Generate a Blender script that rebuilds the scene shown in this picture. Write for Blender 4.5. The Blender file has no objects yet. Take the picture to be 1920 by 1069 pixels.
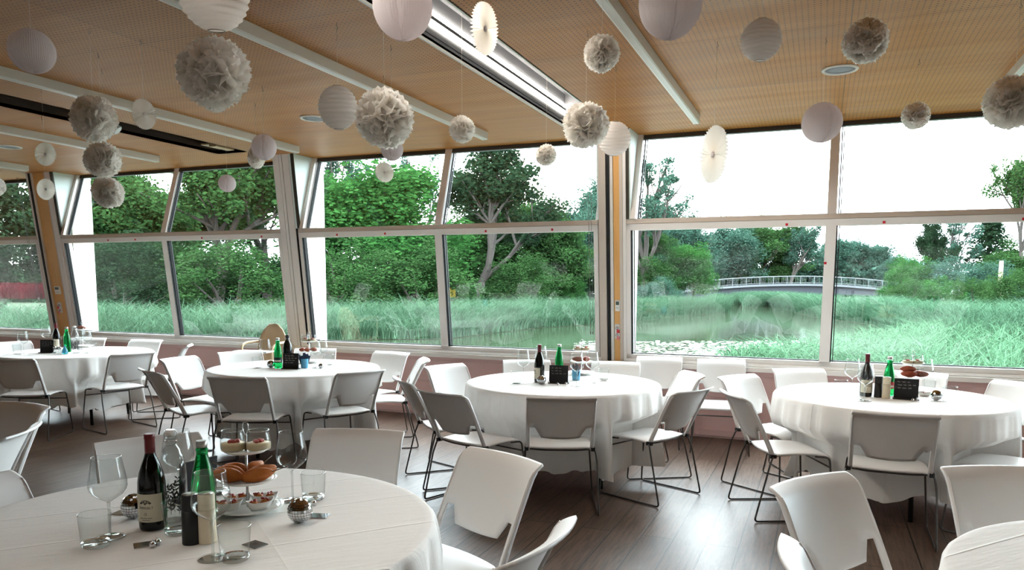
import bpy, bmesh, math, random
from mathutils import Vector, Matrix, noise
random.seed(7)
PI = math.pi
SC = bpy.context.scene
COL = SC.collection

# ------------------------------------------------------------------ camera
F_PX, CX, CY, PITCH, ROLL, YAW, CAM_H = 1402.305, 960.0, 688.474, 0.1090, 0.006, 0.391, 1.513
_fw = Vector((-math.sin(YAW) * math.cos(PITCH), math.cos(YAW) * math.cos(PITCH), -math.sin(PITCH)))
_rt = Vector((math.cos(YAW), math.sin(YAW), 0.0))
_up = _rt.cross(_fw)
_r2 = _rt * math.cos(ROLL) + _up * math.sin(ROLL)
_u2 = _up * math.cos(ROLL) - _rt * math.sin(ROLL)
CAM = Vector((0, 0, CAM_H))
cam_data = bpy.data.cameras.new('camera')
cam = bpy.data.objects.new('camera', cam_data)
COL.objects.link(cam)
m = Matrix((( _r2.x, _u2.x, -_fw.x, CAM.x), (_r2.y, _u2.y, -_fw.y, CAM.y), (_r2.z, _u2.z, -_fw.z, CAM.z), (0, 0, 0, 1)))
cam.matrix_world = m
cam_data.sensor_fit = 'HORIZONTAL'
cam_data.sensor_width = 36.0
cam_data.lens = F_PX * 36.0 / 1920.0
cam_data.shift_y = (CY - 534.5) / 1920.0
cam_data.clip_start = 0.05
cam_data.clip_end = 2000
SC.camera = cam

def at(px, py, dist):
    """world point seen at photo pixel (px, py), dist metres along the view axis"""
    return CAM + (_r2 * ((px - CX) / F_PX) - _u2 * ((py - CY) / F_PX) + _fw) * dist

def at_z(px, py, z):
    d = _r2 * ((px - CX) / F_PX) - _u2 * ((py - CY) / F_PX) + _fw
    return CAM + d * ((z - CAM.z) / d.z)

# ------------------------------------------------------------------ materials
def lin(c):
    return tuple((v / 12.92 if v <= 0.04045 else ((v + 0.055) / 1.055) ** 2.4) for v in (x / 255.0 for x in c)) + (1.0,)

MAT = {}
def mat(name, rgb=(200, 200, 200), rough=0.5, metal=0.0, spec=0.5, trans=0.0, ior=1.45, emit=None, estr=0.0, coat=0.0):
    if name in MAT: return MAT[name]
    mt = bpy.data.materials.new(name); mt.use_nodes = True
    b = mt.node_tree.nodes['Principled BSDF']
    b.inputs['Base Color'].default_value = lin(rgb)
    b.inputs['Roughness'].default_value = rough
    b.inputs['Metallic'].default_value = metal
    b.inputs['Specular IOR Level'].default_value = spec
    b.inputs['Transmission Weight'].default_value = trans
    b.inputs['IOR'].default_value = ior
    b.inputs['Coat Weight'].default_value = coat
    if emit:
        b.inputs['Emission Color'].default_value = lin(emit); b.inputs['Emission Strength'].default_value = estr
    MAT[name] = mt
    return mt

class NT:
    """small node-tree helper"""
    def __init__(s, mt):
        s.t = mt.node_tree; s.n = s.t.nodes; s.l = s.t.links
        s.b = s.n.get('Principled BSDF'); s.out = s.n.get('Material Output')
    def add(s, typ, **kw):
        n = s.n.new(typ)
        for k, v in kw.items():
            if k.startswith('i_'):
                key = k[2:]
                n.inputs[int(key) if key.isdigit() else key].default_value = v
            else: setattr(n, k, v)
        return n
    def link(s, a, b): s.l.new(a, b)
    def math(s, op, a, b=None, c=None):
        n = s.n.new('ShaderNodeMath'); n.operation = op
        for i, v in enumerate((a, b, c)):
            if v is None: continue
            if isinstance(v, (int, float)): n.inputs[i].default_value = v
            else: s.l.new(v, n.inputs[i])
        return n.outputs[0]
    def mix(s, fac, a, b, blend='MIX'):
        n = s.n.new('ShaderNodeMix'); n.data_type = 'RGBA'; n.blend_type = blend
        for i, v in ((0, fac), (6, a), (7, b)):
            if isinstance(v, (int, float)): n.inputs[i].default_value = v
            elif isinstance(v, tuple): n.inputs[i].default_value = v
            else: s.l.new(v, n.inputs[i])
        return n.outputs[2]
    def noise(s, vec, scale, detail=3, rough=0.5):
        n = s.add('ShaderNodeTexNoise'); n.inputs['Scale'].default_value = scale
        n.inputs['Detail'].default_value = detail; n.inputs['Roughness'].default_value = rough
        if vec is not None: s.l.new(vec, n.inputs['Vector'])
        return n.outputs['Fac']
    def ramp(s, fac, stops):
        n = s.add('ShaderNodeValToRGB')
        els = n.color_ramp.elements
        while len(els) < len(stops): els.new(0.5)
        for e, (p, c) in zip(els, stops): e.position = p; e.color = c
        s.l.new(fac, n.inputs[0]); return n.outputs[0]
    def scaled(s, vec, x, y, z):
        n = s.add('ShaderNodeVectorMath', operation='MULTIPLY'); s.l.new(vec, n.inputs[0]); n.inputs[1].default_value = (x, y, z)
        return n.outputs[0]
    def bump(s, h, strength=0.3, dist=0.01):
        n = s.add('ShaderNodeBump'); n.inputs['Strength'].default_value = strength; n.inputs['Distance'].default_value = dist
        s.l.new(h, n.inputs['Height']); s.l.new(n.outputs[0], s.b.inputs['Normal']); return n

def m_noisy(name, c1, c2, scale, rough=0.6, bump=0.0, bscale=None, stretch=(1, 1, 1), spec=0.5):
    if name in MAT: return MAT[name]
    mt = mat(name, c1, rough, spec=spec); t = NT(mt)
    co = t.add('ShaderNodeTexCoord').outputs['Object']
    v = t.scaled(co, *stretch)
    f = t.noise(v, scale, 4)
    t.link(t.mix(f, lin(c1), lin(c2)), t.b.inputs['Base Color'])
    if bump: t.bump(t.noise(v, bscale or scale * 3, 4), bump, 0.005)
    return mt

def make_ceiling_mat():
    mt = mat('perforated_veneer', (205, 160, 105), 0.5); t = NT(mt)
    pos = t.add('ShaderNodeNewGeometry').outputs['Position']
    sep = t.add('ShaderNodeSeparateXYZ'); t.link(pos, sep.inputs[0])
    x, y = sep.outputs[0], sep.outputs[1]
    fx = t.math('SUBTRACT', t.math('FRACT', t.math('DIVIDE', x, 0.032)), 0.5)
    fy = t.math('SUBTRACT', t.math('FRACT', t.math('DIVIDE', y, 0.032)), 0.5)
    d = t.math('SQRT', t.math('ADD', t.math('MULTIPLY', fx, fx), t.math('MULTIPLY', fy, fy)))
    hole = t.math('LESS_THAN', d, 0.155)
    # panels: 2.1 m along x, 0.6 m along y, half-bond
    row = t.math('FLOOR', t.math('DIVIDE', y, 1.22))
    px = t.math('ADD', t.math('DIVIDE', t.math('ADD', x, 1.98), 2.06), 0.0)
    pc = t.math('FLOOR', px)
    wn = t.add('ShaderNodeTexWhiteNoise', noise_dimensions='2D')
    cmb = t.add('ShaderNodeCombineXYZ'); t.link(pc, cmb.inputs[0]); t.link(row, cmb.inputs[1]); t.link(cmb.outputs[0], wn.inputs['Vector'])
    gx = t.math('ABSOLUTE', t.math('SUBTRACT', t.math('FRACT', px), 0.5))
    gy = t.math('ABSOLUTE', t.math('SUBTRACT', t.math('FRACT', t.math('DIVIDE', y, 1.22)), 0.5))
    seam = t.math('MAXIMUM', t.math('GREATER_THAN', gx, 0.4985), t.math('GREATER_THAN', gy, 0.4975))
    g1 = t.noise(t.scaled(pos, 0.35, 3.2, 1), 2.0, 5)
    g2 = t.noise(t.scaled(pos, 1.2, 30, 1), 3.0, 3)
    base = t.mix(g1, lin((216, 154, 78)), lin((170, 104, 38)))
    base = t.mix(t.math('MULTIPLY', g2, 0.35), base, lin((140, 86, 34)))
    base = t.mix(t.math('MULTIPLY', wn.outputs['Value'], 0.3), base, lin((150, 94, 40)))
    base = t.mix(t.math('MULTIPLY', seam, 0.6), base, lin((90, 62, 36)))
    base = t.mix(hole, base, lin((40, 24, 12)))
    t.link(base, t.b.inputs['Base Color'])
    wv = t.noise(t.scaled(pos, 0.25, 1.6, 1), 1.6, 1)
    t.bump(wv, 0.4, 0.06)
    return mt

def make_floor_mat():
    mt = mat('dark_oak_planks', (86, 66, 55), 0.3); t = NT(mt)
    pos = t.add('ShaderNodeNewGeometry').outputs['Position']
    mp = t.add('ShaderNodeMapping'); mp.inputs['Rotation'].default_value = (0, 0, PI / 2); t.link(pos, mp.inputs[0])
    br = t.add('ShaderNodeTexBrick'); br.offset = 0.37
    br.inputs['Scale'].default_value = 1.0; br.inputs['Brick Width'].default_value = 2.2; br.inputs['Row Height'].default_value = 0.19
    br.inputs['Mortar Size'].default_value = 0.0045; br.inputs['Color1'].default_value = (0.15, 0.15, 0.15, 1); br.inputs['Color2'].default_value = (0.85, 0.85, 0.85, 1)
    t.link(mp.outputs[0], br.inputs['Vector'])
    g = t.noise(t.scaled(pos, 14, 0.9, 1), 4.0, 6, 0.65)
    g2 = t.noise(t.scaled(pos, 40, 3.0, 1), 6.0, 4, 0.6)
    base = t.mix(br.outputs['Color'], lin((88, 70, 59)), lin((118, 97, 82)))
    base = t.mix(t.ramp(g, [(0.42, (0, 0, 0, 1)), (0.66, (1, 1, 1, 1))]), base, lin((66, 50, 42)))
    base = t.mix(br.outputs['Fac'], base, lin((28, 22, 18)))
    t.link(base, t.b.inputs['Base Color'])
    r = t.math('ADD', t.math('MULTIPLY', g2, 0.25), 0.22)
    t.link(r, t.b.inputs['Roughness'])
    h = t.math('SUBTRACT', t.math('MULTIPLY', g2, 0.5), t.math('MULTIPLY', br.outputs['Fac'], 2.0))
    t.bump(h, 0.28, 0.004)
    return mt

def make_pane_mat(name, tint=(1, 1, 1, 1)):
    mt = bpy.data.materials.new(name); mt.use_nodes = True; t = NT(mt)
    t.n.remove(t.b)
    tr = t.add('ShaderNodeBsdfTransparent'); tr.inputs[0].default_value = tint
    gl = t.add('ShaderNodeBsdfGlossy'); gl.inputs['Roughness'].default_value = 0.0
    fr = t.add('ShaderNodeFresnel'); fr.inputs[0].default_value = 1.45
    mx = t.add('ShaderNodeMixShader')
    t.link(t.math('MINIMUM', t.math('MULTIPLY', fr.outputs[0], 2.2), 1.0), mx.inputs[0]); t.link(tr.outputs[0], mx.inputs[1]); t.link(gl.outputs[0], mx.inputs[2])
    t.link(mx.outputs[0], t.out.inputs[0])
    MAT[name] = mt
    return mt

def make_paper_mat(name, rgb, trl=0.35):
    mt = bpy.data.materials.new(name); mt.use_nodes = True; t = NT(mt); t.n.remove(t.b)
    d = t.add('ShaderNodeBsdfDiffuse'); d.inputs[0].default_value = lin(rgb)
    s = t.add('ShaderNodeBsdfTranslucent'); s.inputs[0].default_value = lin(rgb)
    mx = t.add('ShaderNodeMixShader'); mx.inputs[0].default_value = trl
    t.link(d.outputs[0], mx.inputs[1]); t.link(s.outputs[0], mx.inputs[2]); t.link(mx.outputs[0], t.out.inputs[0])
    MAT[name] = mt
    return mt

def make_cloth_mat():
    mt = mat('tablecloth_cotton', (241, 239, 236), 0.85, spec=0.2); t = NT(mt)
    co = t.add('ShaderNodeTexCoord').outputs['Object']
    mp = t.add('ShaderNodeMapping'); mp.inputs['Rotation'].default_value = (0, 0, -0.89); t.link(co, mp.inputs[0])
    sep = t.add('ShaderNodeSeparateXYZ'); t.link(mp.outputs[0], sep.inputs[0])
    def crease(v, period, off):
        f = t.math('ABSOLUTE', t.math('SUBTRACT', t.math('FRACT', t.math('ADD', t.math('DIVIDE', v, period), off)), 0.5))
        return t.math('POWER', t.math('SUBTRACT', 1.0, t.math('MULTIPLY', f, 2.0)), 60.0)
    c = t.math('ADD', crease(sep.outputs[1], 0.32, 0.46), t.math('MULTIPLY', crease(sep.outputs[0], 1.9, 0.4), 0.25))
    w = t.noise(t.scaled(mp.outputs[0], 2.0, 12, 2), 3.0, 5, 0.6)
    fine = t.noise(co, 400, 2)
    h = t.math('ADD', t.math('ADD', t.math('MULTIPLY', c, 1.0), t.math('MULTIPLY', w, 0.75)), t.math('MULTIPLY', fine, 0.03))
    t.bump(h, 0.4, 0.009)
    return mt

M_CEIL = make_ceiling_mat(); M_FLOOR = make_floor_mat()
M_PANE = make_pane_mat('window_glass', (0.97, 1.0, 0.985, 1))
M_CLOTH = make_cloth_mat()
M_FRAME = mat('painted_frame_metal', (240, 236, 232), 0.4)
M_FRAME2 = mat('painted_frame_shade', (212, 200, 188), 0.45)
M_GASKET = mat('black_rubber', (18, 20, 22), 0.6)
M_WOODP = m_noisy('birch_plywood', (244, 194, 122), (226, 170, 98), 3.0, 0.45, stretch=(6, 6, 0.6))
M_PANEL = m_noisy('mauve_panel', (226, 188, 182), (216, 178, 172), 2.0, 0.5)
M_FIN = m_noisy('white_render', (244, 248, 246), (236, 242, 240), 2.0, 0.8)
M_RAIL = mat('brushed_rail', (214, 212, 204), 0.35, spec=0.5)
M_CHAIR = mat('white_polypropylene', (233, 231, 229), 0.38)
M_ROD = mat('dark_steel_rod', (92, 90, 88), 0.32, 0.9)
M_BLACK = mat('black_plastic', (20, 20, 21), 0.5)

# ------------------------------------------------------------------ mesh helpers
class MB:
    def __init__(s): s.v = []; s.f = []; s.sm = []
    def quadstrip(s, rows, closed=False, smooth=True):
        """rows: list of equal-length point lists; joins neighbours with quads"""
        base = len(s.v); n = len(rows[0])
        for r in rows: s.v.extend(tuple(p) for p in r)
        for i in range(len(rows) - 1):
            for j in range(n if closed else n - 1):
                a = base + i * n + j; b = base + i * n + (j + 1) % n
                s.f.append((a, b, b + n, a + n)); s.sm.append(smooth)
        return base
    def face(s, pts, smooth=False):
        b = len(s.v); s.v.extend(tuple(p) for p in pts); s.f.append(tuple(range(b, b + len(pts)))); s.sm.append(smooth)
    def box(s, x0, x1, y0, y1, z0, z1, M=None):
        c = [Vector(p) for p in ((x0, y0, z0), (x1, y0, z0), (x1, y1, z0), (x0, y1, z0), (x0, y0, z1), (x1, y0, z1), (x1, y1, z1), (x0, y1, z1))]
        if M is not None: c = [M @ p for p in c]
        b = len(s.v); s.v.extend(tuple(p) for p in c)
        for f in ((0, 3, 2, 1), (4, 5, 6, 7), (0, 1, 5, 4), (1, 2, 6, 5), (2, 3, 7, 6), (3, 0, 4, 7)):
            s.f.append(tuple(b + i for i in f)); s.sm.append(False)
        return s
    def prism(s, poly, axis, a0, a1):
        """extrude 2D polygon along axis 'x','y' or 'z' between a0 and a1"""
        def P(u, v, w): return {'x': (w, u, v), 'y': (u, w, v), 'z': (u, v, w)}[axis]
        n = len(poly); b = len(s.v)
        s.v.extend(P(u, v, a0) for u, v in poly); s.v.extend(P(u, v, a1) for u, v in poly)
        s.f.append(tuple(b + i for i in range(n))[::-1]); s.sm.append(False)
        s.f.append(tuple(b + n + i for i in range(n))); s.sm.append(False)
        for i in range(n):
            j = (i + 1) % n
            s.f.append((b + i, b + j, b + n + j, b + n + i)); s.sm.append(False)
        return s
    def tube(s, path, r, n=8, cap=True, radii=None):
        path = [Vector(p) for p in path]
        rows = []; prev = None
        for i, p in enumerate(path):
            t = (path[min(i + 1, len(path) - 1)] - path[max(i - 1, 0)])
            if t.length < 1e-9: t = Vector((0, 0, 1))
            t.normalize()
            if prev is None:
                a = Vector((0, 0, 1)) if abs(t.z) < 0.9 else Vector((1, 0, 0))
                u = t.cross(a).normalized()
            else:
                u = (prev - t * prev.dot(t))
                u = u.normalized() if u.length > 1e-6 else t.orthogonal().normalized()
            prev = u; w = t.cross(u)
            rr = radii[i] if radii else r
            rows.append([p + (u * math.cos(2 * PI * k / n) + w * math.sin(2 * PI * k / n)) * rr for k in range(n)])
        b = s.quadstrip(rows, closed=True)
        if cap:
            s.f.append(tuple(b + k for k in range(n))[::-1]); s.sm.append(False)
            e = b + (len(rows) - 1) * n
            s.f.append(tuple(e + k for k in range(n))); s.sm.append(False)
        return s
    def lathe(s, prof, n=32, o=(0, 0, 0), cap0=True, cap1=True, rmod=None):
        """prof: (r, z) list bottom to top about the z axis at o"""
        rows = []
        for r, z in prof:
            rows.append([(o[0] + r * (rmod(2 * PI * k / n, z) if rmod else 1) * math.cos(2 * PI * k / n), o[1] + r * (rmod(2 * PI * k / n, z) if rmod else 1) * math.sin(2 * PI * k / n), o[2] + z) for k in range(n)])
        b = s.quadstrip(rows, closed=True)
        if cap0 and prof[0][0] > 1e-4: s.f.append(tuple(b + k for k in range(n))[::-1]); s.sm.append(False)
        e = b + (len(rows) - 1) * n
        if cap1 and prof[-1][0] > 1e-4: s.f.append(tuple(e + k for k in range(n))); s.sm.append(False)
        return s
    def transform(s, M, start=0):
        for i in range(start, len(s.v)): s.v[i] = tuple(M @ Vector(s.v[i]))
        return s
    def mesh(s, name, m):
        me = bpy.data.meshes.new(name); me.from_pydata(s.v, [], s.f)
        me.polygons.foreach_set('use_smooth', s.sm)
        if m is not None: me.materials.append(m)
        me.update(); return me
    def build(s, name, m, parent=None, weld=False, thick=0.0, offset=0.0, bevel=0.0):
        me = s.mesh(name, m)
        if weld or thick or bevel:
            bm = bmesh.new(); bm.from_mesh(me)
            bmesh.ops.remove_doubles(bm, verts=bm.verts, dist=1e-5)
            if thick:
                bmesh.ops.recalc_face_normals(bm, faces=bm.faces)
                bmesh.ops.solidify(bm, geom=bm.faces[:], thickness=thick)
            if bevel:
                bmesh.ops.bevel(bm, geom=bm.edges[:], offset=bevel, segments=2, affect='EDGES', profile=0.7)
            bmesh.ops.recalc_face_normals(bm, faces=bm.faces)
            bm.to_mesh(me); bm.free()
        o = bpy.data.objects.new(name, me); COL.objects.link(o)
        if parent: o.parent = parent
        return o

def fillet(pts, r, k=4):
    pts = [Vector(p) for p in pts]; out = [pts[0]]
    for i in range(1, len(pts) - 1):
        a, b, c = pts[i - 1], pts[i], pts[i + 1]
        d1 = (a - b); d2 = (c - b); rr = min(r, d1.length * 0.45, d2.length * 0.45)
        p = b + d1.normalized() * rr; q = b + d2.normalized() * rr
        for j in range(k + 1):
            t = j / k
            out.append(p * (1 - t) ** 2 + b * 2 * t * (1 - t) + q * t * t)
    out.append(pts[-1]); return out

def tag(o, label=None, cat=None, group=None, kind=None):
    if label: o['label'] = label
    if cat: o['category'] = cat
    if group: o['group'] = group
    if kind: o['kind'] = kind
    return o

def empty(name, loc=(0, 0, 0), rz=0.0):
    o = bpy.data.objects.new(name, None); COL.objects.link(o); o.location = loc; o.rotation_euler = (0, 0, rz); o.empty_display_size = 0.1
    return o

KIDS = {}
def kids(o):
    return [c for c in bpy.data.objects if c.parent is o]
def copy_tree(o, parent=None):
    c = o.copy(); COL.objects.link(c)
    if parent: c.parent = parent
    for ch in o_children(o): copy_tree(ch, c)
    return c
def o_children(o):
    return list(o.children)

def struct(o):
    o['kind'] = 'structure'; return o
# ------------------------------------------------------------------ the setting
XL, XR, YB, ZC = -15.0, 5.2, -5.0, 3.02           # room extents
def yl(z): return 7.62 - 0.12 * z                  # lower facade plane leans into the room
def yu(z): return 7.365 + 0.32 * (z - 2.12)        # upper glazing leans out
struct(MB().box(XL, XR, YB, 7.66, -0.06, 0.0).build('floor', M_FLOOR))

# ceiling in strips that leave the two light slots open
SLOT_Y1 = 6.97
SLOTS = [(-2.345, -1.925), (-6.60, -6.19), (-10.8, -10.39)]
b = MB()
xs = [XL] + [v for s in sorted(SLOTS) for v in s] + [XR]
for i in range(0, len(xs), 2): b.box(xs[i], xs[i + 1], YB, SLOT_Y1, ZC, ZC + 0.03)
b.box(XL, XR, SLOT_Y1, 7.70, ZC, ZC + 0.03)
struct(b.build('ceiling', M_CEIL))
struct(MB().box(XL, XR, YB, 7.9, ZC + 0.34, ZC + 0.46).build('ceiling_slab', mat('concrete_grey', (120, 116, 110), 0.8)))

# room ends (outside the picture)
struct(MB().box(XL - 0.1, XL, YB, 7.6, 0, ZC).build('wall_left', mat('white_wall', (232, 228, 220), 0.7)))
struct(MB().box(XR, XR + 0.1, YB, 7.6, 0, ZC).build('wall_right', MAT['white_wall']))

struct(MB().box(XL - 0.1, XR + 0.1, YB - 0.1, YB, 0, ZC + 0.4).build('wall_front', MAT['white_wall']))
# parapet panel under the windows
b = MB()
b.prism([(7.62, 0.0), (7.70, 0.0), (7.62, 0.66), (yl(0.66), 0.66)], 'x', XL, XR)
struct(b.build('wall_back', M_PANEL))
b = MB()
b.prism([(7.585, 0.03), (7.625, 0.03), (7.62, 0.075), (7.59, 0.085)], 'x', XL, XR)
struct(b.build('baseboard_back', m_noisy('mauve_trim', (208, 170, 164), (196, 158, 152), 2, 0.45)))
b = MB()
b.prism([(7.562, 0.40), (7.60, 0.395), (7.60, 0.428), (7.565, 0.425)], 'x', XL, XR)
b.prism([(7.500, 0.655), (7.58, 0.655), (7.58, 0.70), (7.505, 0.695)], 'x', XL, XR)
struct(b.build('trim_1', MAT['mauve_trim']))
b = MB()
b.prism([(7.46, 0.700), (7.60, 0.700), (7.60, 0.745), (7.47, 0.742)], 'x', XL, XR)
struct(b.build('trim_2', M_FRAME))

# window bays: glass from xa to xb, mullion at xm (front faces of the frame)
BAYS = [(-13.82, -10.345, -12.0), (-9.86, -6.06, -7.94), (-5.80, -2.115, -3.92), (-1.825, 2.10, 0.05), (2.40, 5.2, 4.05)]
FW = 0.045   # frame bar width
def slab(b, x0, x1, z0, z1, f, d0=0.0, d1=0.06):
    """bar lying in plane y=f(z) (depth d0..d1 behind its face)"""
    c = [(x0, f(z0) + d0, z0), (x1, f(z0) + d0, z0), (x1, f(z0) + d1, z0), (x0, f(z0) + d1, z0), (x0, f(z1) + d0, z1), (x1, f(z1) + d0, z1), (x1, f(z1) + d1, z1), (x0, f(z1) + d1, z1)]
    k = len(b.v); b.v.extend(c)
    for q in ((0, 3, 2, 1), (4, 5, 6, 7), (0, 1, 5, 4), (1, 2, 6, 5), (2, 3, 7, 6), (3, 0, 4, 7)): b.f.append(tuple(k + i for i in q)); b.sm.append(False)
ZS, ZT0, ZT1, ZT2, ZU = 0.82, 2.06, 2.12, 2.17, 3.02
for i, (xa, xb, xm) in enumerate(BAYS):
    fr = MB()
    slab(fr, xa, xa + FW, 0.745, ZT1, yl); slab(fr, xb - FW, xb, 0.745, ZT1, yl)
    slab(fr, xa, xb, 0.745, ZS, yl); slab(fr, xa, xb, ZT0, ZT1, yl)
    slab(fr, xm - 0.05, xm + 0.04, 0.745, ZT0, yl)
    # stepped sill mouldings
    slab(fr, xa - 0.02, xb + 0.02, 0.745, 0.775, yl, -0.018, 0.0)
    # upper glazing bars
    slab(fr, xa + 0.045, xa + 0.045 + 0.05, ZT2, ZU, yu, -0.05, 0.03); slab(fr, xb - 0.03, xb, ZT2, ZU, yu)
    slab(fr, xm - 0.045, xm + 0.035, ZT2, ZU, yu, -0.02, 0.05)
    w = struct(fr.build('window_%d' % (i + 1), M_FRAME))
    tr = MB()
    tr.prism([(yl(ZT1) - 0.004, ZT1 + 0.004), (yl(ZT1) + 0.09, ZT1 + 0.004), (yl(ZT1) + 0.09, ZT2), (yl(ZT2) + 0.012, ZT2)], 'x', xa, xb)
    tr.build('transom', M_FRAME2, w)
    hd = MB(); slab(hd, xa, xb, 2.975, 3.02, yu, -0.01, 0.05); hd.build('head_gasket', mat('dark_grey_metal', (70, 72, 76), 0.4), w)
    gk = MB()
    for (u0, u1) in ((xa + FW, xm - 0.05), (xm + 0.04, xb - FW)):
        slab(gk, u0, u0 + 0.012, ZS, ZT0, yl, 0.02, 0.055); slab(gk, u0, u1, ZS + 0.004, ZS + 0.014, yl, 0.03, 0.056)
        slab(gk, u0, u0 + 0.003, ZS, ZT0, yl, 0.001, 0.02)
        slab(gk, u0 + 0.022, u0 + 0.03, ZS, ZT0, yl, 0.04, 0.055)
    for (u0, u1) in ((xa + 0.095, xm - 0.045), (xm + 0.035, xb - 0.03)):
        slab(gk, u0 + 0.012, u0 + 0.022, ZT2, ZU, yu, 0.0, 0.03); slab(gk, u0 + 0.03, u0 + 0.038, ZT2, ZU, yu, 0.02, 0.035)
    gk.build('gasket', M_GASKET, w)
    for (u0, u1) in ((xa + FW, xm - 0.05), (xm + 0.04, xb - FW)):
        p = MB(); slab(p, u0, u1, ZS, ZT0, yl, 0.048, 0.0485)
        p.v = p.v[:]; q = MB(); q.face([(u0, yl(ZS) + 0.048, ZS), (u1, yl(ZS) + 0.048, ZS), (u1, yl(ZT0) + 0.048, ZT0), (u0, yl(ZT0) + 0.048, ZT0)])
        q.build('pane', M_PANE, w)
    for (u0, u1) in ((xa + 0.095, xm - 0.045), (xm + 0.035, xb - 0.03)):
        q = MB(); q.face([(u0, yu(ZT2) + 0.02, ZT2), (u1, yu(ZT2) + 0.02, ZT2), (u1, yu(ZU) + 0.02, ZU), (u0, yu(ZU) + 0.02, ZU)])
        q.build('pane', M_PANE, w)
    # triangular cheeks closing the gap between post and leaning glazing
    ck = MB()
    ck.prism([(yl(ZT2) - 0.0, ZT2), (yu(ZT2) + 0.04, ZT2), (yu(ZU) + 0.04, ZU), (yl(ZU), ZU)], 'x', xa - 0.03, xa + 0.046)
    ck.prism([(yl(ZT2) - 0.0, ZT2), (yu(ZT2) + 0.04, ZT2), (yu(ZU) + 0.04, ZU), (yl(ZU), ZU)], 'x', xb - 0.005, xb + 0.02)
    ck.build('cheek', mat('pale_cheek_paint', (226, 240, 238), 0.55), w)
    # red adhesive dots on the transom
dots = {1: (-8.95, -8.45, -7.3, -6.35), 2: (-5.25, -4.6, -3.35, -2.6), 3: (-0.33, 0.47, 1.5)}

# posts between the bays
def post(n, bars):
    o = None
    for (nm, x0, x1, d0, d1, mt) in bars:
        b = MB(); slab(b, x0, x1, 0.70, ZC, yl, d0, d1)
        if o is None: o = struct(b.build(nm, mt))
        else: b.build(nm, mt, o)
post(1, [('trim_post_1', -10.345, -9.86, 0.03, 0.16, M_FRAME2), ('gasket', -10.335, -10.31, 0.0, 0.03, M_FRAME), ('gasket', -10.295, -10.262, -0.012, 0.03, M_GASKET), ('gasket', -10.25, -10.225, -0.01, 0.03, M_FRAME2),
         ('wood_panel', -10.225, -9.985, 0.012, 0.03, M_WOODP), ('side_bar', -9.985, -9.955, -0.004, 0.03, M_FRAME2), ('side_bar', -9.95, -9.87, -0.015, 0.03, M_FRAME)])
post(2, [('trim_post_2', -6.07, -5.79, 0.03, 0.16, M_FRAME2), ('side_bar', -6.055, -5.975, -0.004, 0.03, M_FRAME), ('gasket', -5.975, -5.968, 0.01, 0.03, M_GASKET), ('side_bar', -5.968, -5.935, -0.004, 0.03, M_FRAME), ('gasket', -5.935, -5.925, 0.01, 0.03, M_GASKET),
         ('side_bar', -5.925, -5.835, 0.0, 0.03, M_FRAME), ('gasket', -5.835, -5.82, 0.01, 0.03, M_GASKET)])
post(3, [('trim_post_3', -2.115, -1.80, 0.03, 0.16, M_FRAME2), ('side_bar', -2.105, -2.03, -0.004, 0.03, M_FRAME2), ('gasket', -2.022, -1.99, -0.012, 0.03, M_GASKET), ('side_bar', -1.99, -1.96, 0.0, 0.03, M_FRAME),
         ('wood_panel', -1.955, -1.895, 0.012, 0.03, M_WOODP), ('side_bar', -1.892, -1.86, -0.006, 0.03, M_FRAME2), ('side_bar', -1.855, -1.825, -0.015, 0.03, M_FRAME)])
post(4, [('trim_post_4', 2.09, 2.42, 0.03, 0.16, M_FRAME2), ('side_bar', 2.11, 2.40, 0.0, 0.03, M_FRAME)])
# black gasket strip standing between post and cheek in the upper part, and outer fins
for i, (x, w) in enumerate(((-9.86, 0.05), (-5.80, 0.045), (-1.825, 0.03), (2.40, 0.03))):
    g = MB(); slab(g, x, x + w, ZT2, ZC, yl, -0.006, 0.012)
    struct(g.build('trim_reveal_%d' % (i + 1), mat('dark_reveal', (58, 56, 46), 0.5)))
for i, x in enumerate((-9.86, -5.80, -1.83, 2.40)):
    f = MB().box(x - 0.22, x + 0.012, 7.72, 7.87, -0.8, 3.6)
    f.box(x - 0.215, x + 0.0135, 7.716, 7.866, 1.345, 1.355)
    struct(f.build('column_fin_%d' % (i + 1), M_FIN))

# recessed light slots in the ceiling
for i, (x0, x1) in enumerate(SLOTS[:2]):
    b = MB()
    b.box(x0 - 0.02, x0, YB, SLOT_Y1, ZC + 0.0, ZC + 0.32); b.box(x1, x1 + 0.02, YB, SLOT_Y1, ZC, ZC + 0.32)
    b.box(x0, x1, SLOT_Y1, SLOT_Y1 + 0.02, ZC, ZC + 0.32); b.box(x0, x1, YB, SLOT_Y1, ZC + 0.30, ZC + 0.32)
    struct(b.build('trim_slot_%d' % (i + 1), mat('slot_grey', (96, 96, 98), 0.45) if i == 0 else mat('slot_brown', (58, 40, 28), 0.5)))
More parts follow.
